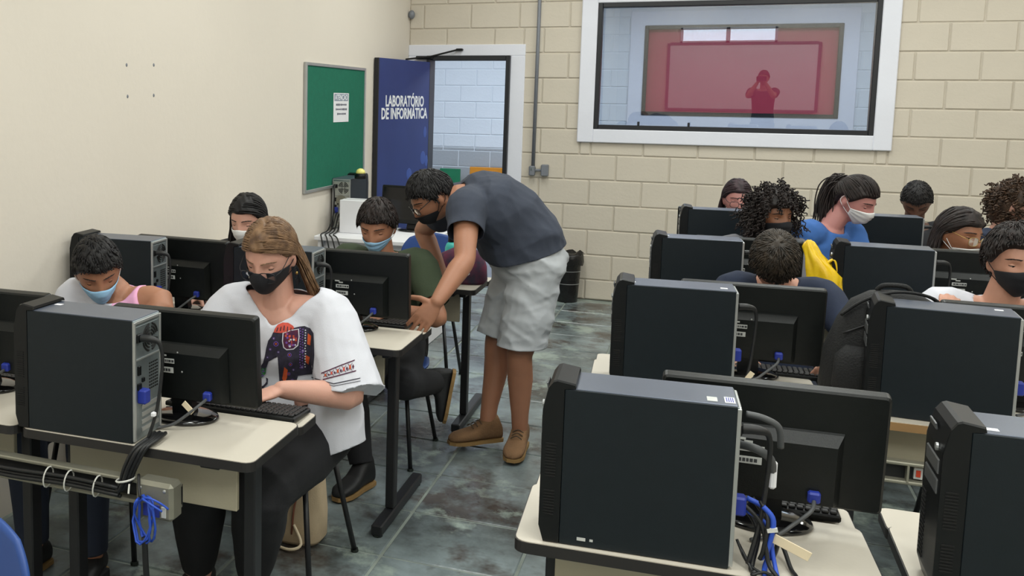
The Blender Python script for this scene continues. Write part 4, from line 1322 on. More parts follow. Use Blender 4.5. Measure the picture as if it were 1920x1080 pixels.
def folds(p, seed, freq, axis=None):
    """soft ridged creases, values about -1..1"""
    r = np.random.RandomState(seed)
    v = np.zeros(len(p))
    for i in range(5):
        k = r.normal(size=3); k /= np.linalg.norm(k)
        if axis is not None:
            ax = np.array(axis, float); ax /= np.linalg.norm(ax)
            k = ax + 0.35 * k; k /= np.linalg.norm(k)
        q = r.normal(size=3)
        w = freq * r.uniform(0.6, 1.6)
        ph = p @ k * w + 1.6 * np.sin(p @ q * freq * 0.45 + r.uniform(0, 6)) + r.uniform(0, 6)
        amp = 0.5 + 0.5 * np.sin(p @ r.normal(size=3) * freq * 0.3 + r.uniform(0, 6))
        v += (1 - 2 * np.abs(np.sin(ph / 2))) * amp
    return v / 3.2


def wrinkle(me, seed, amp, freq, axis=None, weight=None):
    p = coords(me); n = normals(me)
    f = folds(p, seed, freq, axis) * amp
    if weight is not None: f = f * weight(p)
    set_coords(me, p + n * f[:, None])


def cut(me, cuts):
    """open a closed cloth: each cut is (centre, outward direction, radius)"""
    b = bmesh.new(); b.from_mesh(me)
    for (c, n, r) in cuts:
        c = Vector(c); n = Vector(n).normalized()
        vs = [v for v in b.verts if (v.co - c).length < r and (v.co - c).dot(n) > -r]
        s = set(vs)
        fs = [f for f in b.faces if all(v in s for v in f.verts)]
        es = {e for f in fs for e in f.edges}
        g = bmesh.ops.bisect_plane(b, geom=vs + list(es) + fs, plane_co=c, plane_no=n, clear_outer=True, dist=1e-5)
    for v in [v for v in b.verts if not v.link_faces]: b.verts.remove(v)
    seen = set(); b.verts.ensure_lookup_table(); isl = []
    for v in b.verts:
        if v in seen: continue
        st = [v]; seen.add(v); grp = []
        while st:
            w = st.pop(); grp.append(w)
            for e in w.link_edges:
                o = e.other_vert(w)
                if o not in seen: seen.add(o); st.append(o)
        isl.append(grp)
    if isl:
        big = max(len(g) for g in isl)
        kill = [v for g in isl if len(g) < 0.2 * big for v in g]
        if kill: bmesh.ops.delete(b, geom=kill, context='VERTS')
    for _ in range(5):
        new = {}
        for v in b.verts:
            if v.is_boundary:
                nb = [e.other_vert(v) for e in v.link_edges if e.is_boundary]
                if len(nb) == 2: new[v] = v.co * 0.4 + (nb[0].co + nb[1].co) * 0.3
        for v, p in new.items(): v.co = p
    b.to_mesh(me); b.free(); me.update()


def ik(S, T, l1, l2, pole):
    S = Vector(S); T = Vector(T); d = T - S; L = min(d.length, (l1 + l2) * 0.995)
    u = d.normalized()
    a = (l1 * l1 - l2 * l2 + L * L) / (2 * L); h = math.sqrt(max(0, l1 * l1 - a * a))
    pv = Vector(pole); pv = pv - u * pv.dot(u)
    pv.normalize()
    return S + u * a + pv * h, S + u * L


def hand_shape(mb, W, D, N, S, curl, spread=0.12, size=1.0, thumb=0.6, thumbcurl=0.25):
    """palm, four jointed fingers, thumb. D: towards fingertips, N: out of the palm, S: towards the thumb"""
    D = Vector(D).normalized(); N = Vector(N); N = (N - D * N.dot(D)).normalized(); S = Vector(S); S = (S - D * S.dot(D) - N * S.dot(N)).normalized()
    W = Vector(W); z = size
    rr = []
    for (t, hw, hd) in ((-0.01, .024, .019), (0.012, .027, .018), (0.035, .036, .017), (0.06, .041, .015), (0.082, .041, .012), (0.09, .036, .008)):
        rr.append([tuple(W + D * t * z + (S * hw * math.cos(2 * PI * i / 16) + N * hd * math.sin(2 * PI * i / 16)) * z) for i in range(16)])
    mb.rings(rr)
    for off, ln, r in ((0.029, 0.072, .0088), (0.0095, 0.081, .0090), (-0.0105, 0.075, .0086), (-0.0295, 0.060, .0078)):
        p = W + (D * 0.074 + S * off) * z
        d = (D + S * off * spread * 60 * 0.25).normalized()
        pts = [p, p + d * 0.012 * z]; rad = [r * 1.05 * z, r * 1.1 * z]
        q = pts[-1]; a = 0
        for seg, cu in ((0.46, curl[0]), (0.30, curl[1]), (0.24, curl[2])):
            a += cu
            dd = (d * math.cos(a) + N * math.sin(a)).normalized()
            q = q + dd * ln * seg * z
            pts.append(q); rad.append(r * z * (1.02 - 0.12 * len(pts) / 5))
        mb.tube(pts, rad, 10, rounded=True)
    b = W + (D * 0.022 + S * 0.022) * z
    d = (D * (1 - thumb) + S * thumb + N * 0.25).normalized()
    e1 = b + d * 0.038 * z; d2 = (d + D * thumbcurl * 1.2).normalized(); e2 = e1 + d2 * 0.030 * z; e3 = e2 + (d2 + D * thumbcurl).normalized() * 0.022 * z
    mb.tube([b, e1, e2, e3], [.0145 * z, .0118 * z, .0105 * z, .0085 * z], 10, rounded=True)


PERSON_N = [0]


class Person:
    def __init__(s, label, sp):
        s.sp = sp; PERSON_N[0] += 1; s.seed = PERSON_N[0]
        hip = Vector(sp['hip']); s.base = Vector((hip.x, hip.y, 0))
        s.root = empty('person', s.base, 0, label, 'person')
        a = math.radians(sp['face']); s.F = Vector((math.sin(a), -math.cos(a), 0)); s.L = Vector((math.cos(a), math.sin(a), 0))
        s.skin = SK[sp['skin']]
        s.hip = hip - s.base; s.neck = Vector(sp['neck']) - s.base; s.hc = Vector(sp['head']) - s.base
        ya, pa, ra = (math.radians(v) for v in sp['look'])
        F0 = Vector((math.sin(ya), -math.cos(ya), 0)); L0 = Vector((math.cos(ya), math.sin(ya), 0)); Z = Vector((0, 0, 1))
        Fh = F0 * math.cos(pa) - Z * math.sin(pa); Uh = Z * math.cos(pa) + F0 * math.sin(pa)
        Rh = -L0
        c, si = math.cos(ra), math.sin(ra)
        R2 = Rh * c + Uh * si; U2 = Uh * c - Rh * si
        hs = sp.get('hsize', 1.0)
        s.H = Matrix(((R2.x * hs, Fh.x * hs, U2.x * hs, s.hc.x), (R2.y * hs, Fh.y * hs, U2.y * hs, s.hc.y), (R2.z * hs, Fh.z * hs, U2.z * hs, s.hc.z), (0, 0, 0, 1)))
        s.Hn = np.array([[s.H[i][j] for j in range(3)] for i in range(3)]); s.ht = np.array(s.hc)
        s.vox = sp.get('vox', 0.006)
        s.w = sp.get('build', 1.0)
        s.spine()
        s.limbs()
        s.make_body()
        s.make_clothes()
        s.make_face()
        if 'hair' in sp: s.make_hair()
        if 'mask' in sp: s.make_mask()
        if 'glasses' in sp: s.make_glasses()

    def h(s, p):
        return s.H @ Vector(p)

    def hn(s, P):
        return P @ s.Hn.T + s.ht

    def rel(s, p): return Vector(p) - s.base

    # --- skeleton
    def spine(s):
        sp = s.sp
        mids = [s.rel(p) for p in sp.get('spine', [])]
        if not mids:
            m = (s.hip + s.neck) / 2 - s.F * sp.get('slump', 0.045)
            mids = [m]
        pts = [s.hip] + mids + [s.neck]
        P, _ = catmull(pts, [0] * len(pts), 12)
        d = [0]
        for k in range(1, len(P)): d.append(d[-1] + (P[k] - P[k - 1]).length)
        s.sP, s.sD = P, [q / d[-1] for q in d]

    def sat(s, t):
        """point and tangent on the spine"""
        P, D = s.sP, s.sD
        if t <= 0:
            T = (P[1] - P[0]).normalized(); return P[0] + T * t * 0.5, T
        if t >= 1:
            T = (P[-1] - P[-2]).normalized(); return P[-1] + T * (t - 1) * 0.5, T
        for k in range(1, len(P)):
            if D[k] >= t:
                f = (t - D[k - 1]) / (D[k] - D[k - 1]); return P[k - 1].lerp(P[k], f), (P[min(k + 1, len(P) - 1)] - P[max(k - 2, 0)]).normalized()

    def torso(s, mb, prof, n=28, sq=2.4, fwd=0.0):
        rr = []
        for (t, hw, hd, f) in prof:
            c, T = s.sat(t)
            X = (s.L - T * s.L.dot(T)).normalized(); Y = T.cross(X).normalized()
            if Y.dot(s.F) < 0: Y = -Y
            c = c + Y * (f + fwd)
            r = []
            for i in range(n):
                a = 2 * PI * i / n; ca, sa = math.cos(a), math.sin(a)
                k = (abs(ca) ** sq + abs(sa) ** sq) ** (-1 / sq)
                r.append(tuple(c + X * hw * k * ca + Y * hd * k * sa))
            rr.append(r)
        mb.rings(rr)

    def limbs(s):
        sp = s.sp
        c, T = s.sat(sp.get('sht', 0.93))
        sw = sp.get('shw', 0.175)
        dr = sp.get('shdrop', 0.0)
        s.sh = {'L': c + s.L * sw - Vector((0, 0, dr)), 'R': c - s.L * sw - Vector((0, 0, dr))}
        if 'shpos' in sp:
            for k, v in sp['shpos'].items(): s.sh[k] = s.rel(v)
        s.arm = {}
        for k in 'LR':
            q = sp['arms'][k]
            e, w = ik(s.sh[k], s.rel(q['wrist']), sp.get('ua', 0.285), sp.get('fa', 0.25), q.get('pole', (0.5 if k == 'L' else -0.5, 0.2, -1)))
            s.arm[k] = (s.sh[k], e, w)
        s.leg = {}
        hw = sp.get('hipw', 0.09)
        for k, sg in (('L', 1), ('R', -1)):
            hp = s.hip + s.L * sg * hw
            q = sp.get('legs', {}).get(k)
            if q is None:
                kn = hp + s.F * 0.41 + s.L * sg * 0.03 + Vector((0, 0, -0.02))
                an = Vector((kn.x, kn.y, 0.085)) - s.F * 0.03
                fd = s.F + s.L * sg * 0.15
            else:
                an = s.rel(q['ankle']); fd = Vector(q.get('dir', s.F))
                kn, an = ik(hp, an, sp.get('thigh', 0.43), sp.get('shin', 0.42), q.get('pole', s.F))
            s.leg[k] = (hp, kn, an, fd.normalized())

    # --- skin
    def make_body(s):
        sp = s.sp; w = s.w; mb = MB()
        s.prof = [(-0.10, .10 * w, .075 * w, 0), (0.0, .155 * w, .108 * w, 0), (0.12, .165 * w, .118 * w, 0), (0.32, .148 * w, .112 * w, .004), (0.52, .152 * w, .115 * w, .006), (0.72, .165 * w, .118 * w, .004),
                  (0.86, .155 * w, .100 * w, 0), (0.95, .105 * w, .075 * w, 0), (1.0, .065, .060, 0)]
        s.torso(mb, s.prof)
        # neck and head
        nk = s.h((0, -0.018, -0.055))
        base, _ = s.sat(0.93)
        mb.tube([base, s.neck, nk, s.h((0, 0.0, -0.01))], [0.068 * min(w, 1.1), 0.056 * sp.get('neckw', 1), 0.053 * sp.get('neckw', 1), 0.05], 16, sub=4)
        d, fs = sph(72, 52)
        mb.add([tuple(p) for p in s.hn(head_pts(d))], fs)
        for sx in (-1, 1):
            R = Matrix.Rotation(sx * math.radians(-22), 3, 'Z') @ Matrix.Rotation(math.radians(-12), 3, 'X')
            g = MB(); g.ell((sx * 0.0775, -0.012, -0.012), (0.0085, 0.018, 0.031), R=R)
            g.ell((sx * 0.0755, -0.004, -0.034), (0.007, 0.009, 0.011))
            q = np.array([list(v) for v in g.v]); mb.add([tuple(p) for p in s.hn(q)], g.f)
        for k, sg in (('L', 1), ('R', -1)):
            S, E, W = s.arm[k]
            aw = sp.get('armw', 1.0)
            mb.tube([s.sat(0.9)[0] + s.L * sg * 0.06, S, S.lerp(E, .35), S.lerp(E, .75), E, E.lerp(W, .25), E.lerp(W, .7), W], [.065 * aw, .057 * aw, .050 * aw, .043 * aw, .040 * aw, .042 * aw, .033 * aw, .0255 * aw], 26, sub=3, rounded=True)
            q = sp['arms'][k]
            D = Vector(q.get('dir', (W - E))).normalized(); N = Vector(q.get('palm', (0, 0, -1)))
            Sd = N.cross(D) * sg
            hsz = q.get('size', 1.0)
            hand_shape(mb, W, D, N, Sd, q.get('curl', (0.25, 0.35, 0.3)), q.get('spread', 0.12), hsz, q.get('th', 0.55))
            hp, kn, an, fd = s.leg[k]
            lw = sp.get('legw', 1.0)
            calf = kn.lerp(an, .30) - fd * 0.012
            mb.tube([hp, hp.lerp(kn, .4), hp.lerp(kn, .85), kn, calf, kn.lerp(an, .75), an], [.088 * lw, .080 * lw, .060 * lw, .055 * lw, .056 * lw, .039 * lw, .034 * lw], 28, sub=3, rounded=True)
            Ft = Vector(q2['toe'] if (q2 := (sp.get('legs', {}).get(k) or {})).get('toe') else (fd.x, fd.y, 0)).normalized()
            Ut = Vector((0, 0, 1)); Ut = Ut - Ft * Ut.dot(Ft); Ut.normalize()
            mb.tube([an - Ut * 0.035 - Ft * 0.030, an - Ut * 0.042 + Ft * 0.05, an - Ut * 0.052 + Ft * 0.12], [.027, .029, .019], 12, rounded=True)
        me = voxel(mb, s.vox, 2, 0.45)
        s.body = put(me, 'body', s.skin, s.root)

    # --- clothing
    def make_clothes(s):
        sp = s.sp; c = sp.get('shirt')
        if c:
            lo = c.get('loose', 0.016); mb = MB(); t0 = c.get('hem', 0.0)
            prof = []
            for (t, hw, hd, f) in s.prof:
                if t < t0 - 0.02 or t > 0.99: continue
                k = c.get('belly', 0) * math.exp(-((t - 0.35) / 0.22) ** 2)
                prof.append((t, hw + lo + c.get('flare', 0) * max(0, 0.6 - t), hd + lo * 1.1 + k + c.get('flare', 0) * 0.5 * max(0, 0.6 - t), f + k * 0.6))
            t, hw, hd, f = prof[0]
            prof = [(t0 - 0.06, hw, hd, f)] + prof
            prof.append((0.995, .078 * min(s.w, 1.1) + lo * .5, .072 + lo * .5, 0))
            s.torso(mb, prof)
            cuts = [(s.sat(t0)[0], -s.sat(t0)[1], 0.5)]
            if 'hemcut' in c: cuts[0] = (s.rel(c['hemcut'][0]), c['hemcut'][1], 0.6)
            for k, sg in (('L', 1), ('R', -1)):
                S, E, W = s.arm[k]; ln = c.get('sleeve', 0.6)
                if isinstance(ln, dict): ln = ln[k]
                r0, r1 = c.get('sr', (0.070, 0.066))
                if ln <= 0:
                    mb.tube([s.sat(0.86)[0] + s.L * sg * 0.07, S - s.L * sg * 0.045], [r0 * 1.12, r0 * 1.02], 18)
                    continue
                end = S.lerp(E, ln) if ln <= 1 else E.lerp(W, ln - 1)
                ax = (E - S).normalized() if ln <= 1 else (W - E).normalized()
                drop = Vector(c.get('sldrop', (0, 0, 0)))
                path = [s.sat(0.86)[0] + s.L * sg * 0.07, S + Vector((0, 0, .004)), S.lerp(E, .45 * min(ln, 1) + .1) + drop * .4]
                rad = [r0 * 1.12, r0 * 1.05, (r0 + r1) / 2]
                if ln > 1: path.append(E); rad.append(r1)
                path.append(end + drop + ax * 0.02); rad.append(r1)
                mb.tube(path, rad, 18, sub=4)
                cuts.append((end + drop, c.get('slcut', {}).get(k, ax), r1 * 1.8))
            for (path, rad, cc) in c.get('extra', []):
                mb.tube([s.rel(p) for p in path], rad, 18, sub=4)
                if cc: cuts.append((s.rel(cc[0]), cc[1], cc[2]))
            me = voxel(mb, c.get('vox', 0.008), 3, 0.5)
            wrinkle(me, s.seed, c.get('amp', 0.006), c.get('freq', 26), c.get('axis'))
            if c.get('fine'): wrinkle(me, s.seed + 9, c['fine'], c.get('ffreq', 62), c.get('faxis'))
            cut(me, cuts)
            s.neckline(me, **c.get('neck', {}))
            s.shirt = put(me, c.get('name', 'shirt'), c['mats'], s.root)
            if c.get('split') is not None:
                L = np.array(s.L); pp = coords(me); idx = []
                for f in me.polygons:
                    idx.append(1 if (pp[f.vertices[0]] - np.array(s.neck)) @ L > c['split'] else 0)
                me.polygons.foreach_set('material_index', idx)
            m = s.shirt.modifiers.new('thickness', 'SOLIDIFY'); m.thickness = 0.0025; m.offset = -1
        c = sp.get('trousers', {'mats': CL['denim']})
        mb = MB(); lo = c.get('loose', 0.012); cuts = []
        pr = [(-0.11, .11 * s.w + lo, .085 * s.w + lo, 0), (0.0, .158 * s.w + lo, .112 * s.w + lo, 0), (0.10, .166 * s.w + lo, .119 * s.w + lo, 0), (c.get('top', 0.2), .160 * s.w + lo * .3, .117 * s.w + lo * .3, 0)]
        s.torso(mb, pr)
        for k in 'LR':
            hp, kn, an, fd = s.leg[k]; lw = sp.get('legw', 1.0); ln = c.get('len', 0.93)
            if ln <= 0.6:      # shorts
                end = hp.lerp(kn, ln * 2 * 0.8); r1 = c.get('r1', 0.105)
                ax = (kn - hp).normalized()
                mb.tube([hp + Vector((0, 0, .03)), hp.lerp(kn, .35), end + ax * 0.03], [.098 * lw + lo, .098 * lw + lo, r1], 20, sub=4)
                cuts.append((end, c.get('cutdir', ax), r1 * 1.6))
            else:
                end = kn.lerp(an, ln)
                mb.tube([hp, hp.lerp(kn, .4), hp.lerp(kn, .85), kn, kn.lerp(an, .4), end + (an - kn).normalized() * 0.02], [.092 * lw + lo, .084 * lw + lo, .066 * lw + lo, .062 * lw + lo, .058 * lw + lo, c.get('r1', .050) + lo * .4], 16, sub=3, rounded=False)
                cuts.append((end, (an - kn).normalized(), 0.10))
        me = voxel(mb, c.get('vox', 0.009), 3, 0.5)
        wrinkle(me, s.seed + 50, c.get('amp', 0.005), c.get('freq', 24), c.get('axis'))
        if c.get('fine'): wrinkle(me, s.seed + 19, c['fine'], c.get('ffreq', 70), c.get('faxis'))
        cut(me, cuts)
        s.trousers = put(me, c.get('name', 'trousers'), c['mats'], s.root)
        m = s.trousers.modifiers.new('thickness', 'SOLIDIFY'); m.thickness = 0.0025; m.offset = -1
        for k in 'LR': s.shoe(k, *sp.get('shoes', (SHOE_BLACK, SOLE)))

    def neckline(s, me, a=0.078, back=0.075, front=0.075, v=0, deep=0.16, off=0.0):
        """cut the neck opening, then even out its edge"""
        T = (s.neck - s.sat(0.88)[0]).normalized()
        X = (s.L - T * s.L.dot(T)).normalized(); Y = T.cross(X)
        if Y.dot(s.F) < 0: Y = -Y
        b = bmesh.new(); b.from_mesh(me); kill = []
        for f in b.faces:
            r = f.calc_center_median() - s.neck
            t = r.dot(T)
            if t < -deep: continue
            l = abs(r.dot(X) - off) / a; q = r.dot(Y)
            if q >= 0:
                inside = (l + q / front < 1) if v else (l * l + (q / front) ** 2 < 1)
            else: inside = l * l + (q / back) ** 2 < 1
            if inside: kill.append(f)
        bmesh.ops.delete(b, geom=kill, context='FACES')
        for _ in range(8):
            new = {}
            for w in b.verts:
                if not w.is_boundary: continue
                if (w.co - s.neck).length > 0.25: continue
                nb = [e.other_vert(w) for e in w.link_edges if e.is_boundary]
                if len(nb) == 2: new[w] = w.co * 0.4 + (nb[0].co + nb[1].co) * 0.3
            for w, p in new.items(): w.co = p
        b.to_mesh(me); b.free(); me.update()

    def shoe(s, k, m1, m2):
        hp, kn, an, fd = s.leg[k]
        high = s.sp.get('shoe_high', 0.0); big = s.sp.get('shoe_big', 1.0)
        q = s.sp.get('legs', {}).get(k) or {}
        F = Vector(q.get('toe', (fd.x, fd.y, 0))).normalized()
        U = Vector((0, 0, 1)); U = (U - F * U.dot(F))
        if U.length < 0.1: U = -s.F
        U.normalize(); X = F.cross(U)
        O = an - U * 0.082
        def R(t, hw, zb, zt, n=18, sq=2.6):
            r = []
            for i in range(n):
                a = 2 * PI * i / n; ca, sa = math.cos(a), math.sin(a); kk = (abs(ca) ** sq + abs(sa) ** sq) ** (-1 / sq)
                r.append(tuple(O + F * t * big + X * hw * kk * ca * big + U * ((zb + zt) / 2 + (zt - zb) / 2 * kk * sa)))
            return r
        g = MB()
        g.rings([R(-.072, .018, .018, .045), R(-.066, .030, .012, .085), R(-.045, .036, .012, .105 + high), R(-.010, .039, .012, .110 + high), R(.030, .041, .012, .098 + high * .4), R(.070, .045, .012, .078), R(.115, .048, .012, .064), R(.155, .044, .012, .054), R(.180, .028, .014, .040), R(.188, .012, .018, .030)])
        me = voxel(g, 0.006, 2)
        sh = put(me, 'shoe', m1, s.root)
        g = MB(); pts = []
        for (t, hw) in ((-.076, .020), (-.068, .034), (-.03, .039), (.03, .040), (.08, .048), (.13, .051), (.17, .040), (.192, .018)):
            pts.append((t, hw))
        out = [(t, hw) for t, hw in pts] + [(t, -hw) for t, hw in reversed(pts)]
        out = [(t * 0.985, y * 0.93) for t, y in out]
        vs = [tuple(O + F * t * big + X * y * big + U * 0.0) for t, y in out] + [tuple(O + F * t * big + X * y * big + U * 0.016) for t, y in out]
        n = len(out)
        g.add(vs, [tuple(range(n - 1, -1, -1)), tuple(range(n, 2 * n))] + [(i, (i + 1) % n, n + (i + 1) % n, n + i) for i in range(n)])
        g.build('sole', m2, sh)
        if s.sp.get('laces'):
            g = MB()
            for i in range(4):
                t = 0.02 + i * 0.022; zt = 0.104 + high * .4 - i * 0.0085
                g.tube([O + F * t - X * 0.026 + U * (zt - .012), O + F * (t + .004) + U * (zt + .002), O + F * (t + .010) + X * 0.026 + U * (zt - .012)], 0.0028, 5, sub=3)
            g.build('laces', LACE, sh)

    # --- face
    def make_face(s):
        sp = s.sp; close = sp.get('lid', 0.5)
        for sx in (-1, 1):
            c = face_y(sx * 0.031, 0.003); c = np.array([c[0], c[1] - 0.0098, c[2]])
            g = MB(); g.ell(tuple(c), (0.0122, 0.0122, 0.0118), 0, 18, 12)
            gz = math.radians(18 + close * 22)
            ic = c + np.array([0, 0.0118 * math.cos(gz), -0.0118 * math.sin(gz)])
            g.ell(tuple(ic), (0.0052, 0.0018, 0.0050), 1, 12, 8, R=Matrix.Rotation(-gz, 3, 'X'))
            g.v = [tuple(p) for p in s.hn(np.array(g.v))]
            g.build('eye', [M['eye_white'], M['iris']], s.root, True)
            # upper lid with lash line
            g = MB(); vs = []; fs = []
            na, nb = 12, 7
            amax = math.radians(60 - 0 * close)
            for i in range(na + 1):
                for j in range(nb + 1):
                    az = (-1 + 2 * i / na) * 1.35
                    el = math.radians(80) - (math.radians(80) + math.radians(-8 + 42 * close) * math.cos(az) ** .6) * j / nb
                    r = 0.0133
                    vs.append((c[0] + 1.12 * r * math.sin(az) * math.cos(el), c[1] + r * math.cos(az) * math.cos(el), c[2] + 0.86 * r * math.sin(el)))
            for i in range(na):
                for j in range(nb):
                    a = i * (nb + 1) + j; fs.append((a, a + 1, a + nb + 2, a + nb + 1))
            g.add([tuple(p) for p in s.hn(np.array(vs))], fs, 0)
            lash = [vs[i * (nb + 1) + nb] for i in range(na + 1)]
            q = MB(); q.tube([Vector(p) + Vector((0, .0006, -.0004)) for p in lash], 0.0011, 5)
            g.add([tuple(p) for p in s.hn(np.array([list(v) for v in q.v]))], q.f, 1)
            g.build('eyelid', [s.skin, M['mask_black']], s.root, True)
            # brow made of short hairs
            g = MB(); rr = random.Random(sx + 5)
            for i in range(16):
                u = i / 15
                x = 0.013 + 0.036 * u; z = 0.0275 + 0.004 * math.sin(u * 2.6) - 0.005 * u
                for w_ in range(2):
                    p = face_y(sx * x, z + rr.uniform(-.002, .002)); p2 = face_y(sx * (x + 0.007), z + 0.0015 - .0035 * u)
                    g.tube([p + (0, .0008, 0), p2 + (0, .0016, 0)], [0.0014, 0.0006], 4)
            g.v = [tuple(p) for p in s.hn(np.array([list(v) for v in g.v]))]
            g.build('eyebrow', HR[sp['hair'].get('mat', 'dark')] if 'hair' in sp else HR['dark'], s.root)

    # --- hair
    def hairline(s, az, front=0.50, back=-0.62, side=-0.05):
        a = np.abs(az) * 180 / PI
        return np.interp(a, [0, 30, 48, 60, 72, 84, 92, 108, 122, 150, 180], [front, front * 1.0, front * 0.9, front * 0.62, 0.12, side, 0.10, 0.14, -0.25, back, back])

    def make_hair(s):
        q = s.sp['hair']; kind = q['kind']; m = HR[q.get('mat', 'dark')]; rs = np.random.RandomState(s.seed + 3)
        th = q.get('th', 0.013)
        d, fs = sph(64, 44)
        az = np.arctan2(d[:, 0], d[:, 1])
        hl = s.hairline(az, q.get('front', 0.5), q.get('back', -0.62), q.get('side', -0.08))
        k = np.clip((d[:, 2] - hl) / 0.14 + 0.35, 0, 1); k = k * k * (3 - 2 * k)
        top = np.clip(d[:, 2], 0, 1)
        g = th * (1 + q.get('vol', 0.35) * top) * k - 0.012 * (1 - k)
        p0 = head_pts(d, g, nose=False)
        n3 = np.stack([np.sin(p0[:, 0] * 160 + 3 * np.sin(p0[:, 1] * 70)), np.sin(p0[:, 1] * 140 + 2 * p0[:, 0] * 90), np.sin(p0[:, 2] * 120)], 1)
        p0 = p0 * (1 + 0.010 * k[:, None] * n3.sum(1)[:, None] * q.get('rough', 1.0))
        mb = MB(); mb.add([tuple(p) for p in s.hn(p0)], fs)
        cap_grow = lambda dd, gk: head_pts(dd, gk, nose=False)
        def surf(dv, lift=0.0):
            dv = dv / np.linalg.norm(dv)
            a = np.arctan2(dv[0], dv[1])
            return head_pts(np.array([dv]), th * (1 + q.get('vol', 0.35) * max(dv[2], 0)) + lift, nose=False)[0]
        crown = np.array([0.0, -0.35, 0.94]); crown /= np.linalg.norm(crown)
        if kind in ('short', 'crop', 'bun'):
            N = int(q.get('n', 420) * 3.4); ln = q.get('len', 0.032)
            for i in range(N):
                dv = rs.normal(size=3); dv /= np.linalg.norm(dv)
                a = math.atan2(dv[0], dv[1])
                hz = s.hairline(np.array([a]), q.get('front', 0.5), q.get('back', -0.62), q.get('side', -0.08))[0]
                if dv[2] < hz + 0.03: continue
                tang = dv - crown; tang -= dv * tang.dot(dv)
                if np.linalg.norm(tang) < 1e-3: continue
                tang /= np.linalg.norm(tang)
                if q.get('swirl'): tang = tang + np.cross(dv, tang) * q['swirl']
                tang = tang + rs.normal(size=3) * 0.25
                L = ln * rs.uniform(.6, 1.2) * min(1.0, max(0.22, (dv[2] - hz) / 0.42))
                pts = []; cur = dv.copy()
                for j in range(4):
                    pts.append(surf(cur, (-0.003, 0.0008, 0.0015 + q.get('lift', 0.001) * .8, 0.0005 + q.get('lift', 0.001) * 1.6)[j]))
                    cur = cur + tang * L / 0.1 / 3; cur /= np.linalg.norm(cur)
                P = s.hn(np.array(pts))
                mb.tube([Vector(x) for x in P], [0.0024, 0.0028, 0.0021, 0.0004], 4)
        if kind in ('long', 'pony'):
            N = int(q.get('n', 150) * q.get('mult', 2.6)); Zw = np.array([0, 0, -1.0])
            part = q.get('part', 0.0)
            tie = np.array(q.get('tie', (0, -0.10, 0.045)))
            for i in range(N):
                dv = rs.normal(size=3); dv /= np.linalg.norm(dv)
                a = math.atan2(dv[0], dv[1])
                if dv[2] < s.hairline(np.array([a]), q.get('front', 0.5), q.get('back', -0.62), q.get('side', -0.08))[0] + 0.02: continue
                pts = []; cur = dv.copy()
                if kind == 'pony':
                    td = tie / np.array([HA, HB, HC]); td /= np.linalg.norm(td)
                    for j in range(6):
                        f = j / 5 * 0.96
                        v = dv * (1 - f) + td * f; v /= np.linalg.norm(v)
                        pts.append(surf(v, 0.001 + 0.003 * math.sin(f * PI)))
                    P = [Vector(x) for x in s.hn(np.array(pts))]
                    mb.tube(P, [0.002] + [0.0030] * 4 + [0.002], 4, sub=2)
                    continue
                sgn = 1.0 if dv[0] > part else -1.0
                if abs(dv[1]) > .8 and dv[1] < 0: sgn = 1.0 if dv[0] > 0 else -1.0
                flow = np.array([sgn * 0.95, -0.55, -0.25])
                lift = rs.uniform(0.0005, 0.0035)
                for j in range(9):
                    pts.append(surf(cur, -0.004 if j == 0 else lift))
                    if j > 0 and cur[2] < q.get('drop', 0.0) and not (abs(math.atan2(cur[0], cur[1])) < 1.25): break
                    fl = flow + np.array([0, -0.45, -0.35]) * (j / 4)
                    t = fl - cur * fl.dot(cur); t /= np.linalg.norm(t)
                    cur = cur + t * 0.24; cur /= np.linalg.norm(cur)
                P = [np.array(v) for v in s.hn(np.array(pts))]
                # free fall down over the shoulders
                side = P[-1] - s.ht; side[2] = 0; side /= (np.linalg.norm(side) + 1e-6)
                L = q.get('len', 0.20) * rs.uniform(.75, 1.1)
                vdir = (P[-1] - P[-2]); vdir /= np.linalg.norm(vdir) + 1e-6
                bias = np.array(q.get('bias', (0, 0, 0)))
                c = P[-1].copy(); step = L / 7
                for j in range(7):
                    vdir = vdir * 0.55 + np.array([0, 0, -1.0]) * 0.6 + side * 0.05 + bias * 0.35 + rs.normal(size=3) * 0.05
                    vdir /= np.linalg.norm(vdir)
                    c = c + vdir * step; P.append(c.copy())
                n = len(P); r = q.get('r', 0.0065) * q.get('rk', 0.5)
                mb.tube([Vector(x) for x in P], [r * .3] + [r] * (n - 3) + [r * .8, r * .25], 4, sub=q.get('sub', 2))
            if kind == 'pony':
                T = np.array(s.hn(np.array([tie])))[0]
                back = np.array(s.hn(np.array([tie + np.array([0, -0.05, 0.0])])))[0] - T; back /= np.linalg.norm(back)
                for i in range(200):
                    c = T + rs.normal(size=3) * 0.013; P = [c.copy()]; v = back * 0.9 + np.array([0, 0, 0.25]) + rs.normal(size=3) * 0.2
                    L = q.get('len', 0.26) * rs.uniform(.75, 1.1)
                    for j in range(8):
                        v = v * 0.6 + np.array([0, 0, -1.0]) * 0.5 + np.array(q.get('bias', (0, 0, 0))) * 0.3 + rs.normal(size=3) * 0.06
                        v /= np.linalg.norm(v); c = c + v * L / 8; P.append(c.copy())
                    mb.tube([Vector(x) for x in P], [0.0024] + [0.0034] * 6 + [0.0026, 0.0006], 4, sub=2)
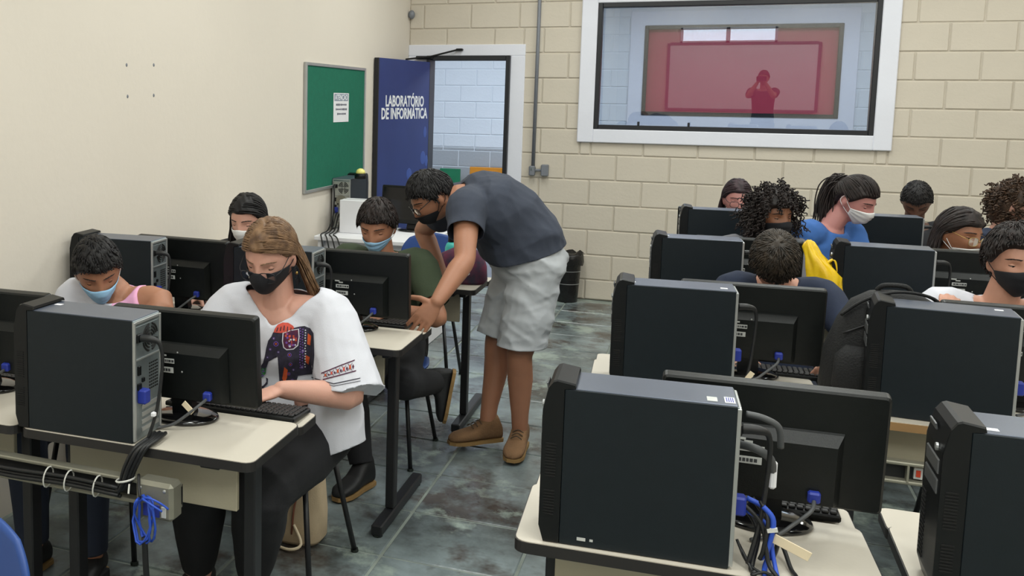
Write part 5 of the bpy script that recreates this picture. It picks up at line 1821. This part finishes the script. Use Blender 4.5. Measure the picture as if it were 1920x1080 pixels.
        if kind == 'curly':
            N = q.get('n', 260); R0 = q.get('rad', 0.045)
            for i in range(N):
                dv = rs.normal(size=3); dv /= np.linalg.norm(dv)
                a = abs(math.atan2(dv[0], dv[1]))
                lowlim = q.get('low', -0.75)
                hl_ = np.interp(a * 180 / PI, [0, 35, 55, 75, 180], [q.get('front', 0.5), q.get('front', 0.5) * .9, 0.25, lowlim, lowlim])
                if dv[2] < hl_: continue
                base = surf(dv, 0.002 + rs.uniform(0, 1) ** 1.5 * R0)
                ax = dv * 0.3 + np.array([0, -0.2, -0.9]) + rs.normal(size=3) * 0.25
                w = s.hn(np.array([base]))[0]; axw = np.array([0, 0, -1.0]) * 0.9 + (w - s.ht) * 3 + rs.normal(size=3) * 0.3
                axw /= np.linalg.norm(axw)
                u = np.cross(axw, [0.3, 0.5, 0.8]); u /= np.linalg.norm(u); v = np.cross(axw, u)
                L = q.get('clen', 0.055) * rs.uniform(.7, 1.3); rad = rs.uniform(.006, .011); tw = rs.uniform(2.0, 3.2)
                if q.get('long') and dv[2] < 0.2 and a > 1.1: L *= q['long']; tw *= q['long'] * .8
                M_ = 16; pts = []
                for j in range(M_):
                    t = j / (M_ - 1); ph = tw * 2 * PI * t + i
                    pts.append(Vector(w + axw * L * (t - .2) + (u * math.cos(ph) + v * math.sin(ph)) * rad * (0.5 + .5 * math.sin(PI * min(1, t * 1.2)))))
                mb.tube(pts, [q.get('cr', 0.0032)] * (M_ - 1) + [0.0008], 4)
        for (c, r) in q.get('balls', []):
            g2 = MB(); g2.ell(c, r, nu=20, nv=14); mb.add([tuple(p) for p in s.hn(np.array([list(v) for v in g2.v]))], g2.f)
        me = mb.mesh('hair', [m], True, fix=True)
        s.hair = bpy.data.objects.new('hair', me); COL.objects.link(s.hair); s.hair.parent = s.root

    # --- face mask
    def make_mask(s):
        q = s.sp['mask']; m = q['mat']; nu, nv = 28, 16
        vs = []; fs = []
        azm = math.radians(q.get('az', 74)); ztop = q.get('top', -0.013); zbot = q.get('bot', -0.108)
        for i in range(nu + 1):
            u = -1 + 2 * i / nu
            az = u * azm
            zt = ztop - 0.016 * abs(u) ** 1.5 + 0.006 * math.exp(-(u / .2) ** 2); zb = zbot + q.get('rise', 0.045) * abs(u) ** 2.2
            for j in range(nv + 1):
                v = j / nv; z = zt + (zb - zt) * v
                zz = max(-0.985, z / HC); rr = math.sqrt(1 - zz * zz)
                d = np.array([[rr * math.sin(az), rr * math.cos(az), zz]])
                bul = (q.get('out', 0.021) * math.exp(-(az / 0.55) ** 2) * math.sin(PI * min(1, max(0, 0.12 + v * 0.8))) + 0.004)
                if q.get('pleat'): bul += 0.0016 * math.sin(v * PI * 7) * (1 - abs(u) ** 4)
                p = head_pts(d, 0, nose=False)[0] + np.array([0, 0, 0])
                n = np.array([d[0, 0], d[0, 1], d[0, 2] * .45]); n /= np.linalg.norm(n)
                p = p + n * bul
                if abs(az) < 0.9:
                    aa = az * 0.5; dn = np.array([[rr * math.sin(aa), rr * math.cos(aa), zz]])
                    yn = head_pts(dn)[0][1] + 0.0022
                    wgt = max(0.0, 1 - (abs(az) / 0.62) ** 2)
                    p[1] = p[1] + max(0.0, yn - p[1]) * wgt
                if v > .7: p[1] -= (v - .7) * 0.010
                vs.append(p)
        for i in range(nu):
            for j in range(nv):
                a = i * (nv + 1) + j; fs.append((a, a + 1, a + nv + 2, a + nv + 1))
        g = MB(); g.add([tuple(p) for p in s.hn(np.array(vs))], fs)
        o = g.build('face_mask', m, s.root, True)
        md = o.modifiers.new('thickness', 'SOLIDIFY'); md.thickness = 0.0018; md.offset = 1
        for sx, i in ((-1, 0), (1, nu)):
            g = MB()
            a = vs[i * (nv + 1) + 1]; b = vs[i * (nv + 1) + nv - 1]; e = np.array([sx * 0.083, -0.020, 0.018]); e2 = np.array([sx * 0.084, -0.030, -0.018])
            P = [a, (a + e) / 2 + (sx * .006, 0, 0), e, np.array([sx * .082, -.034, 0.0]), e2, (b + e2) / 2 + (sx * .006, 0, 0), b]
            g.tube([Vector(x) for x in s.hn(np.array(P))], 0.0016, 5, sub=4)
            g.build('ear_loop', q.get('loop', M['loop']), o)

    def make_glasses(s):
        q = s.sp['glasses']; dz = q.get('z', -0.010); m = q.get('mat', M['black_frame']); g = MB(); ln = MB()
        rw, rh = q.get('size', (0.026, 0.019)); yy = face_y(0.0, -0.012)[1] - 0.006
        for sx in (-1, 1):
            pts = []
            for i in range(25):
                a = 2 * PI * i / 24; ca, sa = math.cos(a), math.sin(a); k = (abs(ca) ** 3 + abs(sa) ** 3) ** (-1 / 3)
                pts.append(np.array([sx * 0.034 + rw * k * ca, yy - abs(rw * k * ca * .22) * (1 if sx * ca > 0 else -.2) - .002, dz + rh * k * sa]))
            W = [Vector(x) for x in s.hn(np.array(pts))]
            g.tube(W, q.get('r', 0.0016), 6, cap=False)
            c = sum(W[:-1], Vector()) / 24; ln.add([tuple(c)] + [tuple(x) for x in W[:-1]], [(0, 1 + i, 1 + (i + 1) % 24) for i in range(24)])
            e = np.array([sx * (0.034 + rw), yy - .010, dz + rh * .45])
            T = [e, np.array([sx * 0.0765, yy - .035, dz + rh * .5 + .006]), np.array([sx * 0.080, -0.005, 0.018]), np.array([sx * 0.080, -0.03, 0.000])]
            g.tube([Vector(x) for x in s.hn(np.array(T))], q.get('r', 0.0016), 6, sub=3)
        B = [np.array([-0.009, yy, dz + .004]), np.array([0, yy + .004, dz + .008]), np.array([0.009, yy, dz + .004])]
        g.tube([Vector(x) for x in s.hn(np.array(B))], q.get('r', 0.0016), 6, sub=4)
        o = g.build('glasses', m, s.root, True)
        ln.build('lens', M['lens'], o)


# --- flat prints draped over a shirt
def drape(shirt, base, polys, fn, dirv, off, mats, name, step=0.010, parent=None):
    """fill each outline, cut it finely and lay it on the cloth along dirv"""
    bv = bmesh.new(); bv.from_mesh(shirt.data); tree = BVHTree.FromBMesh(bv)
    dv = Vector(dirv).normalized()
    out = MB()
    for pts, mi, lift in polys:
        b = bmesh.new()
        try:
            b.faces.new([b.verts.new(fn(*p)) for p in pts])
        except ValueError:
            b.free(); continue
        bmesh.ops.triangulate(b, faces=b.faces[:])
        for _ in range(6):
            es = [e for e in b.edges if e.calc_length() > step]
            if not es: break
            bmesh.ops.subdivide_edges(b, edges=es, cuts=1)
            bmesh.ops.triangulate(b, faces=[f for f in b.faces if len(f.verts) > 3])
        vs = []
        for v in b.verts:
            o = v.co - base - dv * 0.6
            hit = tree.ray_cast(o, dv)
            p = hit[0] if hit[0] is not None else v.co - base
            vs.append(tuple(Vector(p) - dv * (off + lift)))
        b.verts.index_update()
        out.add(vs, [tuple(v.index for v in f.verts) for f in b.faces], mi)
        b.free()
    bv.free()
    return out.build(name, mats, parent, True, fix=False)


def chair_under(hip, face, label, group):
    a = math.radians(face)
    c = dup(chair0, (hip[0] - 0.05 * -math.sin(a) * -1, hip[1] - 0.05 * math.cos(a), 0), a, label, group)
    return c


GC = 'blue shell chairs on black tube legs'
chair0 = make_chair('blue chair standing empty behind the desk of the bent man', GC); note(chair0)
chair0.location = (0.470, -2.960, 0); chair0.rotation_euler = (0, 0, math.radians(4))
dup(chair0, (0.640, -7.240, 0), math.radians(-8), 'blue chair whose rounded back is cut by the lower frame edge', GC)


def typing(wx, wy, z=0.772, dirv=(0, -1, -0.12), size=1.0):
    return {'wrist': (wx, wy, z), 'dir': dirv, 'palm': (0, 0, -1), 'curl': (0.22, 0.40, 0.30), 'size': size}


# --- the woman in the elephant shirt
p2 = Person('woman with long brown hair, spectacles, black mask and white elephant shirt', dict(
    hip=(0.690, -5.395, 0.545), neck=(0.662, -5.475, 1.000), head=(0.650, -5.520, 1.172), face=0, look=(-2, 27, 2), skin='fair', build=1.12, vox=0.0045, shw=0.178, sht=0.90, armw=1.08, hsize=1.02,
    arms={'L': dict(typing(0.800, -5.752, 0.782, (-0.62, -0.76, -0.16)), pole=(0.9, 0.30, -0.7)),
          'R': dict(typing(0.545, -5.760, 0.782, (0.30, -0.90, -0.16)), pole=(-0.9, 0.3, -0.7))},
    legs={'L': dict(ankle=(0.66, -5.66, 0.085), pole=(0.1, -1, 0.4), dir=(0.1, -1, 0)), 'R': dict(ankle=(0.47, -5.70, 0.085), pole=(0, -1, 0.4), dir=(-0.1, -1, 0))},
    legw=1.36, hipw=0.105, trousers={'mats': CL['black'], 'amp': 0.004},
    shirt={'mats': CL['white'], 'loose': 0.030, 'flare': 0.05, 'hem': -0.02, 'sleeve': 0.93, 'sr': (0.088, 0.118), 'sldrop': (0, 0.01, -0.012), 'amp': 0.011, 'freq': 24, 'fine': 0.003, 'axis': (1, 0, 0.2), 'vox': 0.007,
           'slcut': {'L': (-0.05, -0.30, -1), 'R': (0.05, -0.30, -1)}, 'neck': dict(a=0.140, back=0.10, front=0.120, v=1, deep=0.2, off=0.020)},
    hair=dict(kind='long', mat='brown', th=0.010, vol=0.3, front=0.50, n=300, mult=6.5, rk=0.36, sub=1, len=0.23, part=0.10, r=0.0062, drop=0.05, bias=(0.35, 0.55, 0), side=0.02),
    mask=dict(mat=M['mask_black'], loop=M['mask_black'], out=0.027, top=-0.004, bot=-0.116, az=80), lid=0.75,
    glasses=dict(z=-0.016, size=(0.028, 0.020), mat=M['black_frame'])))

# --- the boy in pink and white
p1 = Person('boy with black cropped hair and pale blue mask in a pink and white shirt', dict(
    hip=(-0.070, -5.390, 0.545), neck=(-0.035, -5.425, 0.960), head=(-0.085, -5.475, 1.055), face=5, look=(42, 30, -8), skin='tan', vox=0.006, shw=0.175,
    arms={'L': dict(typing(0.06, -5.80)), 'R': dict(typing(-0.18, -5.80))},
    trousers={'mats': CL['denim']},
    shirt={'mats': [CL['white'], CL['pink']], 'loose': 0.014, 'sleeve': {'L': 0, 'R': 0.6}, 'split': 0.02},
    hair=dict(kind='crop', mat='black', th=0.014, front=0.42, n=520, len=0.022, rough=1.6),
    mask=dict(mat=M['mask_blue'], pleat=True), lid=0.9))

# --- the dark haired girl by the wall
Person('girl with long black hair and grey mask in dark top sitting by the cream wall', dict(
    hip=(-0.095, -4.110, 0.545), neck=(-0.100, -4.165, 0.945), head=(-0.095, -4.200, 1.102), face=0, look=(0, 18, 0), skin='fair', build=0.92, vox=0.007, shw=0.155,
    arms={'L': dict(typing(0.02, -4.53)), 'R': dict(typing(-0.20, -4.53))},
    shirt={'mats': CL['charcoal'], 'loose': 0.014, 'sleeve': 1.7, 'sr': (0.062, 0.042)},
    hair=dict(kind='long', mat='black', th=0.012, front=0.50, n=190, len=0.24, part=0.0, r=0.0075, drop=0.1, side=0.0),
    mask=dict(mat=M['mask_white'], pleat=True), lid=0.7))

# --- the boy in dark green
p4 = Person('boy with dark hair and pale blue mask in a dark green shirt', dict(
    hip=(0.620, -4.120, 0.545), neck=(0.612, -4.190, 0.960), head=(0.598, -4.235, 1.115), face=0, look=(2, 22, 0), skin='tan', build=1.02, vox=0.006, shw=0.185,
    arms={'L': dict(typing(0.775, -4.510, 0.785, (-0.55, -0.8, -0.18)), pole=(0.8, 0.1, -0.8)), 'R': dict(typing(0.52, -4.53), pole=(-0.8, 0.1, -0.8))},
    legs={'R': dict(ankle=(0.685, -4.640, 0.090), pole=(0, -1, 0.3), dir=(-0.3, -1, 0)), 'L': dict(ankle=(0.870, -4.120, 0.365), pole=(0.1, -1, 0), dir=(0.1, -0.3, -1), toe=(-0.16, -0.05, -1))},
    trousers={'mats': CL['black'], 'amp': 0.004}, shoes=(SHOE_BLACK, SOLE), shoe_high=0.05,
    shirt={'mats': CL['green'], 'loose': 0.018, 'sleeve': 0.72, 'sr': (0.074, 0.078)},
    hair=dict(kind='short', mat='dark', th=0.016, front=0.44, n=520, len=0.036, lift=0.002),
    mask=dict(mat=M['mask_blue'], pleat=True, top=-0.026), lid=0.6))

# --- the man bending over the desk
man = Person('man in slate shirt, grey shorts and spectacles bending over a desk in the aisle', dict(
    hip=(1.245, -3.850, 0.900), neck=(0.935, -4.035, 1.245), head=(0.808, -4.065, 1.245), spine=[(1.215, -3.885, 1.06), (1.105, -3.945, 1.185)], face=-62, look=(-52, 36, 0), skin='tan', build=1.30, vox=0.0045,
    shpos={'L': (1.010, -4.185, 1.215), 'R': (0.855, -3.885, 1.190)}, armw=1.15, ua=0.300, fa=0.265, hipw=0.112, neckw=1.15,
    arms={'L': {'wrist': (0.995, -4.610, 0.862), 'dir': (-0.42, -0.22, -0.62), 'palm': (-0.45, 0.60, -0.60), 'curl': (0.18, 0.22, 0.15), 'spread': 0.24, 'size': 1.12, 'pole': (0.7, 0.2, -0.2), 'th': 0.8},
          'R': {'wrist': (0.800, -3.790, 0.815), 'dir': (-0.3, -0.6, -0.5), 'pole': (-0.6, 0.5, 0), 'palm': (0, 0, -1)}},
    legs={'R': dict(ankle=(1.075, -3.900, 0.098), pole=(-0.8, -0.5, 0), dir=(-0.80, -0.60, 0)), 'L': dict(ankle=(1.240, -3.905, 0.098), pole=(-0.5, -0.9, 0), dir=(-0.02, -1, 0))},
    thigh=0.41, shin=0.405, legw=1.08, shoes=(SUEDE, SOLE), shoe_high=0.03, laces=True, shoe_big=1.08,
    trousers={'mats': CL['grey'], 'name': 'shorts', 'len': 0.54, 'loose': 0.022, 'r1': 0.118, 'amp': 0.016, 'freq': 34, 'fine': 0.005, 'faxis': (0.2, 0, 1), 'axis': (0.15, 0.1, 1), 'vox': 0.007, 'cutdir': (0, 0, -1), 'top': 0.24},
    shirt={'mats': CL['slate'], 'loose': 0.024, 'hem': 0.10, 'flare': 0.02, 'sleeve': 0.47, 'sr': (0.090, 0.088), 'belly': 0.03, 'amp': 0.011, 'freq': 24, 'fine': 0.0045, 'faxis': (0.6, 0.2, 0.8), 'vox': 0.007, 'hemcut': ((1.22, -3.88, 0.985), (0.28, 0.15, -1.0))},
    hair=dict(kind='short', mat='black', th=0.017, front=0.44, back=-0.45, n=620, len=0.034, lift=0.002),
    mask=dict(mat=M['mask_black'], loop=M['mask_black'], top=-0.034, out=0.020), lid=0.7,
    glasses=dict(z=-0.004, size=(0.027, 0.019), r=0.0020)))

# --- right hand side of the aisle
Person('girl with straight dark hair peeping over a monitor by the block wall', dict(
    hip=(2.215, -1.640, 0.545), neck=(2.215, -1.700, 0.930), head=(2.214, -1.735, 1.096), face=0, look=(10, 10, 0), skin='rosy', build=0.92, vox=0.008, shw=0.155,
    arms={'L': dict(typing(2.33, -2.02)), 'R': dict(typing(2.10, -2.02))},
    shirt={'mats': CL['maroon'], 'sleeve': 0.7},
    hair=dict(kind='long', mat='plum', th=0.012, front=0.48, n=170, len=0.20, r=0.0075, drop=0.1, side=0.0), glasses=dict(mat=M['black_frame']), lid=0.5))
Person('girl with big curly dark hair and black mask looking across the room', dict(
    hip=(2.280, -3.040, 0.545), neck=(2.312, -3.055, 0.985), head=(2.352, -3.060, 1.135), face=10, look=(34, 4, 0), skin='brown', vox=0.007, shw=0.165, build=0.95,
    arms={'L': dict(typing(2.46, -3.36)), 'R': dict(typing(2.20, -3.36))},
    shirt={'mats': CL['midgrey'], 'sleeve': 0.75},
    hair=dict(kind='curly', mat='dark', th=0.020, front=0.46, n=900, rad=0.042, clen=0.058, long=1.7, low=-0.95, balls=[((0.062, -0.045, -0.085), (0.055, 0.07, 0.06)), ((-0.062, -0.045, -0.085), (0.055, 0.07, 0.06)), ((0.055, -0.035, -0.02), (0.062, 0.075, 0.085)), ((-0.055, -0.035, -0.02), (0.062, 0.075, 0.085)), ((0, -0.06, 0.0), (0.085, 0.07, 0.12)), ((0, -0.02, 0.075), (0.088, 0.09, 0.062))]),
    mask=dict(mat=M['mask_black'], loop=M['mask_black'], out=0.020), lid=0.25))
Person('boy with mid brown hair bowing his head low behind a monitor, seen from the crown', dict(
    hip=(2.300, -4.230, 0.545), neck=(2.312, -4.215, 0.985), head=(2.292, -4.300, 1.085), face=0, look=(3, 68, 0), skin='light', vox=0.007, shw=0.168, shdrop=0.02, build=0.98, slump=0.07,
    arms={'L': {'wrist': (2.475, -4.650, 0.800), 'dir': (-0.12, -0.9, -0.12), 'palm': (-0.6, 0, -0.8), 'curl': (0.4, 0.5, 0.4), 'pole': (0.9, 0.1, -0.5)}, 'R': dict(typing(2.18, -4.62))},
    shirt={'mats': CL['navy'], 'sleeve': 1.75, 'sr': (0.072, 0.050)},
    hair=dict(kind='short', mat='mid', th=0.015, front=0.40, n=760, len=0.030, lift=0.003, rough=1.3)))
Person('woman with a dark ponytail and pink clip in blue shirt', dict(
    hip=(2.610, -2.735, 0.560), neck=(2.655, -2.745, 1.060), head=(2.760, -2.765, 1.212), face=48, look=(58, 26, 0), skin='rosy', vox=0.007, shw=0.165, slump=0.06,
    arms={'L': dict(typing(2.84, -2.98, 0.790)), 'R': {'wrist': (2.585, -3.065, 0.800), 'dir': (0.3, -0.8, -0.1), 'pole': (-0.5, -0.2, -0.8)}},
    shirt={'mats': CL['blue'], 'sleeve': 0.62, 'loose': 0.020, 'sr': (0.076, 0.076), 'amp': 0.008, 'fine': 0.003},
    hair=dict(kind='pony', mat='dark', th=0.013, front=0.46, n=260, len=0.30, tie=(0, -0.098, 0.062)),
    mask=dict(mat=M['mask_white'], pleat=True), lid=0.8))
Person('man with glossy black cropped hair bowing behind a tower by the block wall', dict(
    hip=(3.235, -1.640, 0.545), neck=(3.235, -1.665, 0.970), head=(3.228, -1.735, 1.140), face=-5, look=(-8, 44, 0), skin='dark', vox=0.008,
    arms={'L': dict(typing(3.34, -2.0)), 'R': dict(typing(3.12, -2.0))},
    shirt={'mats': CL['charcoal'], 'sleeve': 0.7},
    hair=dict(kind='crop', mat='black', th=0.009, front=0.42, n=300, len=0.02, rough=0.5)))
Person('girl with dark hair, thin spectacles and a lowered white mask', dict(
    hip=(3.140, -2.990, 0.545), neck=(3.160, -3.045, 0.945), head=(3.180, -3.065, 1.095), face=15, look=(38, 8, 4), skin='brown', vox=0.007, build=0.95, shw=0.16,
    arms={'L': dict(typing(3.28, -3.34)), 'R': dict(typing(3.04, -3.34))},
    shirt={'mats': CL['charcoal'], 'sleeve': 0.8},
    hair=dict(kind='long', mat='dark', th=0.014, front=0.46, n=200, len=0.17, r=0.0075, drop=0.1, side=0.0),
    mask=dict(mat=M['mask_white'], top=-0.045, bot=-0.118, pleat=True), glasses=dict(mat=M['gold'], r=0.0013, size=(0.026, 0.021)), lid=0.35))
Person('person with curly auburn hair in a navy top, turned away near the frame edge', dict(
    hip=(3.470, -2.560, 0.545), neck=(3.460, -2.600, 1.055), head=(3.520, -2.625, 1.205), face=60, look=(70, 12, 0), skin='fair', vox=0.008,
    arms={'L': dict(typing(3.74, -2.72)), 'R': dict(typing(3.56, -2.88))},
    shirt={'mats': CL['navy'], 'sleeve': 1.7, 'sr': (0.068, 0.05)},
    hair=dict(kind='curly', mat='auburn', th=0.016, front=0.46, n=620, rad=0.03, clen=0.05, low=-0.6, balls=[((0, -0.05, 0.0), (0.088, 0.08, 0.12)), ((0, -0.02, 0.06), (0.086, 0.095, 0.07))])))
p8 = Person('man with dark hair, black mask and white shirt glancing at the camera', dict(
    hip=(3.075, -4.270, 0.545), neck=(3.050, -4.330, 0.985), head=(3.080, -4.360, 1.152), face=-5, look=(6, 6, 0), skin='light', vox=0.006, shw=0.185,
    arms={'L': dict(typing(3.20, -4.66)), 'R': {'wrist': (2.860, -4.470, 0.905), 'dir': (0.10, 0.25, 0.95), 'size': 0.9, 'palm': (0.2, 1, 0), 'curl': (0.35, 0.5, 0.4), 'pole': (-0.5, -0.1, -1)}},
    shirt={'mats': CL['white'], 'sleeve': 0.65},
    hair=dict(kind='short', mat='dark', th=0.022, front=0.54, n=620, len=0.036, lift=0.004, rough=1.4),
    mask=dict(mat=M['mask_black'], loop=M['mask_black'], out=0.020, bot=-0.118), lid=0.15))


# the long shirt hem hanging beside her hip
g = MB(); g.tube([p2.rel(p) for p in ((0.850, -5.455, 0.84), (0.868, -5.462, 0.72), (0.878, -5.475, 0.60), (0.880, -5.485, 0.44))], [0.070, 0.090, 0.104, 0.112], 22, sub=5)
_me = voxel(g, 0.007, 3); wrinkle(_me, 77, 0.012, 30, (1, 0.4, 0.1)); cut(_me, [(p2.rel((0.880, -5.485, 0.500)), (0.45, -0.10, -1.0), 0.3)])
_tail = put(_me, 'shirt_tail', CL['white'], p2.shirt)
_m = _tail.modifiers.new('thickness', 'SOLIDIFY'); _m.thickness = 0.0025; _m.offset = -1

# print on the white shirt: patterned elephant, patterned sleeve band
ELE = [mat('print_charcoal', (46, 42, 62), 0.9, var=0.2, scale=60, rgb2=(30, 28, 40)), mat('print_coral', (206, 84, 70), 0.9, var=0.1, scale=80), mat('print_maroon', (92, 34, 56), 0.9, var=0.2, scale=90, rgb2=(60, 26, 60)),
       CL['white'], mat('print_green', (60, 150, 70), 0.9, var=0.2, scale=90, rgb2=(20, 60, 40)), mat('print_violet', (112, 76, 160), 0.9, var=0.1), mat('print_orange', (204, 86, 40), 0.9, var=0.15, scale=60)]
def _em(u, v): return (0.652 + (u - 90) / 410 * 0.2055, -5.62, 0.958 - (v - 90) / 510 * 0.2385 + (u - 90) / 410 * 0.022)
body_ = [(200, 165), (188, 195), (165, 225), (150, 280), (140, 340), (126, 390), (98, 432), (92, 470), (118, 470), (150, 430), (168, 380), (186, 330), (200, 340), (235, 342), (276, 330), (290, 300), (285, 335), (290, 380), (275, 440), (265, 500), (252, 560), (250, 602), (298, 602), (330, 585), (366, 562), (372, 512), (386, 484), (440, 476), (490, 470), (500, 330), (494, 170), (470, 132), (430, 116), (395, 120), (355, 130), (330, 150), (290, 166), (250, 168)]
P_ = [(body_, 0, 0),
      ([(203, 165), (212, 138), (234, 106), (270, 90), (310, 92), (345, 114), (356, 132), (330, 151), (290, 166), (250, 169)], 1, .0012),
      ([(270, 168), (330, 146), (390, 136), (394, 200), (385, 262), (352, 290), (300, 296), (276, 278), (266, 230)], 3, .0012),
      ([(277, 172), (331, 152), (383, 143), (387, 200), (378, 257), (349, 283), (302, 288), (282, 273), (273, 230)], 2, .0020),
      ([(95, 462), (120, 432), (150, 428), (146, 470), (118, 502), (96, 514)], 4, .0014),
      ([(100, 572), (130, 560), (152, 532), (148, 500), (164, 508), (160, 548), (130, 580), (102, 588)], 0, .0006),
      ([(285, 420), (310, 442), (305, 500), (286, 545), (270, 505)], 6, .0014), ([(455, 170), (478, 190), (472, 260), (450, 250)], 6, .0014), ([(440, 330), (470, 345), (462, 400), (438, 380)], 6, .0014)]
_q = random.Random(21)
for k in range(5):
    P_.append(([(226 + k * 26 - 3, 158 - 4 * k * (k < 3)), (232 + k * 24, 112 + abs(k - 2) * 8), (238 + k * 24, 114 + abs(k - 2) * 8), (226 + k * 26 + 4, 158 - 4 * k * (k < 3))], 0, .0020))
def _dot(u, v, r, m, lift=.0024):
    return ([(u + r * math.cos(i * PI / 4), v + r * math.sin(i * PI / 4)) for i in range(8)], m, lift)
for k in range(46):
    P_.append(_dot(400 + 18 * (k % 3) + _q.uniform(-3, 3), 135 + k * 6.4, 5, (5, 5, 3)[k % 3]))
for k in range(26):
    P_.append(_dot(_q.uniform(292, 370), _q.uniform(170, 268), _q.uniform(4, 9), (1, 5, 3, 6)[k % 4], .0028))
for (u, v, r) in ((222, 250, 20), (322, 330, 16), (330, 400, 14), (318, 470, 13), (205, 210, 10), (180, 290, 10), (160, 350, 8), (345, 520, 12), (240, 310, 9), (420, 300, 12), (415, 420, 12), (352, 440, 9)):
    P_.append(_dot(u, v, r, 5, .0014)); P_.append(_dot(u, v, r * .68, 0, .0020)); P_.append(_dot(u, v, r * .34, 6 if r > 12 else 3, .0026))
for k in range(9):
    P_.append(_dot(120 + _q.uniform(-16, 18), 460 + _q.uniform(-20, 30), 5, 5, .0024))
drape(p2.shirt, p2.base, P_, _em, (-0.392, 0.879, -0.271), 0.0030, ELE, 'elephant_print', 0.008, p2.shirt)
def _sm(u, v): return (0.873 + (u - 545) / 245 * 0.118, -5.60, 0.80 - (v - 470) * 0.000455 + (u - 545) * 0.00006)
Q_ = []
def _line(a, b, w, m=2, n=6):
    for k in range(n):
        t0, t1 = k / n, (k + 1) / n
        p = (a[0] + (b[0] - a[0]) * t0, a[1] + (b[1] - a[1]) * t0); q = (a[0] + (b[0] - a[0]) * t1, a[1] + (b[1] - a[1]) * t1)
        Q_.append(([(p[0], p[1] - w), (q[0], q[1] - w), (q[0], q[1] + w), (p[0], p[1] + w)], m, 0))
_line((548, 464), (690, 406), 4); _line((690, 406), (790, 368), 4)
_line((560, 510), (690, 476), 4); _line((690, 476), (800, 446), 4)
_line((470, 494), (640, 540), 3, 0); _line((640, 540), (830, 500), 3, 0); _line((480, 512), (640, 556), 2, 0); _line((640, 556), (832, 520), 2, 0)
for k in range(5):
    u = 580 + k * 44; t = (u - 555) / 240; v0 = 462 - 94 * t + 10; v1 = 508 - 62 * t - 10
    _line((u - 16, v0), (u + 16, v1), 3.5, 2, 2); _line((u - 16, v1), (u + 16, v0 - 4), 3.5, 2, 2)
    Q_.append(([(u, v0 + 2), (u + 8, (v0 + v1) / 2), (u, v1 - 2), (u - 8, (v0 + v1) / 2)], (6, 1)[k % 2], .001))
    Q_.append(([(u + 22, v0 + 4), (u + 30, (v0 + v1) / 2 - 4), (u + 22, v1 - 8), (u + 14, (v0 + v1) / 2 - 4)], 2, .001))
drape(p2.shirt, p2.base, Q_, _sm, (-0.342, 0.897, -0.281), 0.0030, ELE, 'sleeve_band', 0.010, p2.shirt)
# earring hanging from the visible ear
g = MB()
for k, (w, z0) in enumerate(((0.008, -0.052), (0.014, -0.066), (0.012, -0.084))):
    pts = [(-0.083, 0.0 + w * math.cos(a), z0 + w * 0.9 * math.sin(a)) for a in [i * 2 * PI / 14 for i in range(15)]]
    g.tube([p2.h(p) for p in pts], 0.0022, 5)
for k in range(5): g.tube([p2.h((-0.083, -0.010 + k * 0.005, -0.090)), p2.h((-0.083, -0.012 + k * 0.006, -0.112))], [0.002, 0.0028], 5)
g.build('earring', M['mask_black'], p2.root)
g = MB(); g.ell(p2.h((-0.0845, 0.0, -0.066)), (0.005, 0.005, 0.006), nu=10, nv=8); g.build('earring_stud', M['gold'], p2.root, True)
# chairs under everyone who sits
SEATS = [((0.655, -5.395), 0, 'blue chair under the woman in the elephant shirt'), ((-0.070, -5.390), 5, 'blue chair under the boy in pink and white'), ((-0.095, -4.110), 0, 'blue chair under the dark haired girl by the wall'),
         ((0.620, -4.120), 0, 'blue chair under the boy in dark green'), ((2.215, -1.640), 0, 'blue chair under the straight haired girl by the block wall'), ((2.280, -3.040), 10, 'blue chair under the curly haired girl in the black mask'),
         ((2.300, -4.230), 0, 'blue chair under the boy bowing his head low'), ((2.610, -2.735), 48, 'blue chair under the woman with the ponytail'), ((3.235, -1.640), -5, 'blue chair under the man with glossy cropped hair'),
         ((3.140, -2.990), 15, 'blue chair under the girl in thin spectacles'), ((3.470, -2.560), 60, 'blue chair under the person with auburn curls'), ((3.075, -4.270), -5, 'blue chair under the man in white shirt and black mask')]
for hp, fc, lb in SEATS:
    a = math.radians(fc)
    dup(chair0, (hp[0] + 0.03 * math.sin(a), hp[1] - 0.03 * math.cos(a), 0), a, lb, GC)

# the person taking the picture, mirrored in the interior window
Person('person in dark clothes standing with a phone held up, mirrored in the window', dict(
    hip=(2.060, -8.830, 0.960), neck=(2.050, -8.820, 1.500), head=(2.045, -8.800, 1.690), face=180, look=(180, 6, 0), skin='tan', vox=0.009,
    arms={'L': {'wrist': (1.965, -8.530, 1.620), 'dir': (0.3, 0.1, 0.8), 'pole': (-0.6, 0, -1), 'palm': (0.6, 0.6, 0), 'thumb': (0, 1, 0)}, 'R': {'wrist': (2.085, -8.530, 1.620), 'dir': (-0.3, 0.1, 0.8), 'pole': (0.6, 0, -1), 'palm': (-0.6, 0.6, 0), 'thumb': (0, 1, 0)}},
    legs={'L': dict(ankle=(1.96, -8.85, 0.085), dir=(0, 1, 0)), 'R': dict(ankle=(2.15, -8.85, 0.085), dir=(0, 1, 0))}, thigh=0.45, shin=0.44,
    shirt={'mats': CL['charcoal'], 'sleeve': 0.6, 'vox': 0.010}, trousers={'mats': CL['denim'], 'vox': 0.011},
    hair=dict(kind='short', mat='dark', n=120)))
t = empty('phone', (2.026, -8.475, 1.690), 0, 'dark phone held upright by the person mirrored in the window', 'phone')
g = MB(); g.box((0, 0, 0), (0.150, 0.008, 0.074), ch=0.003); g.build('phone_body', M['base_gloss'], t)
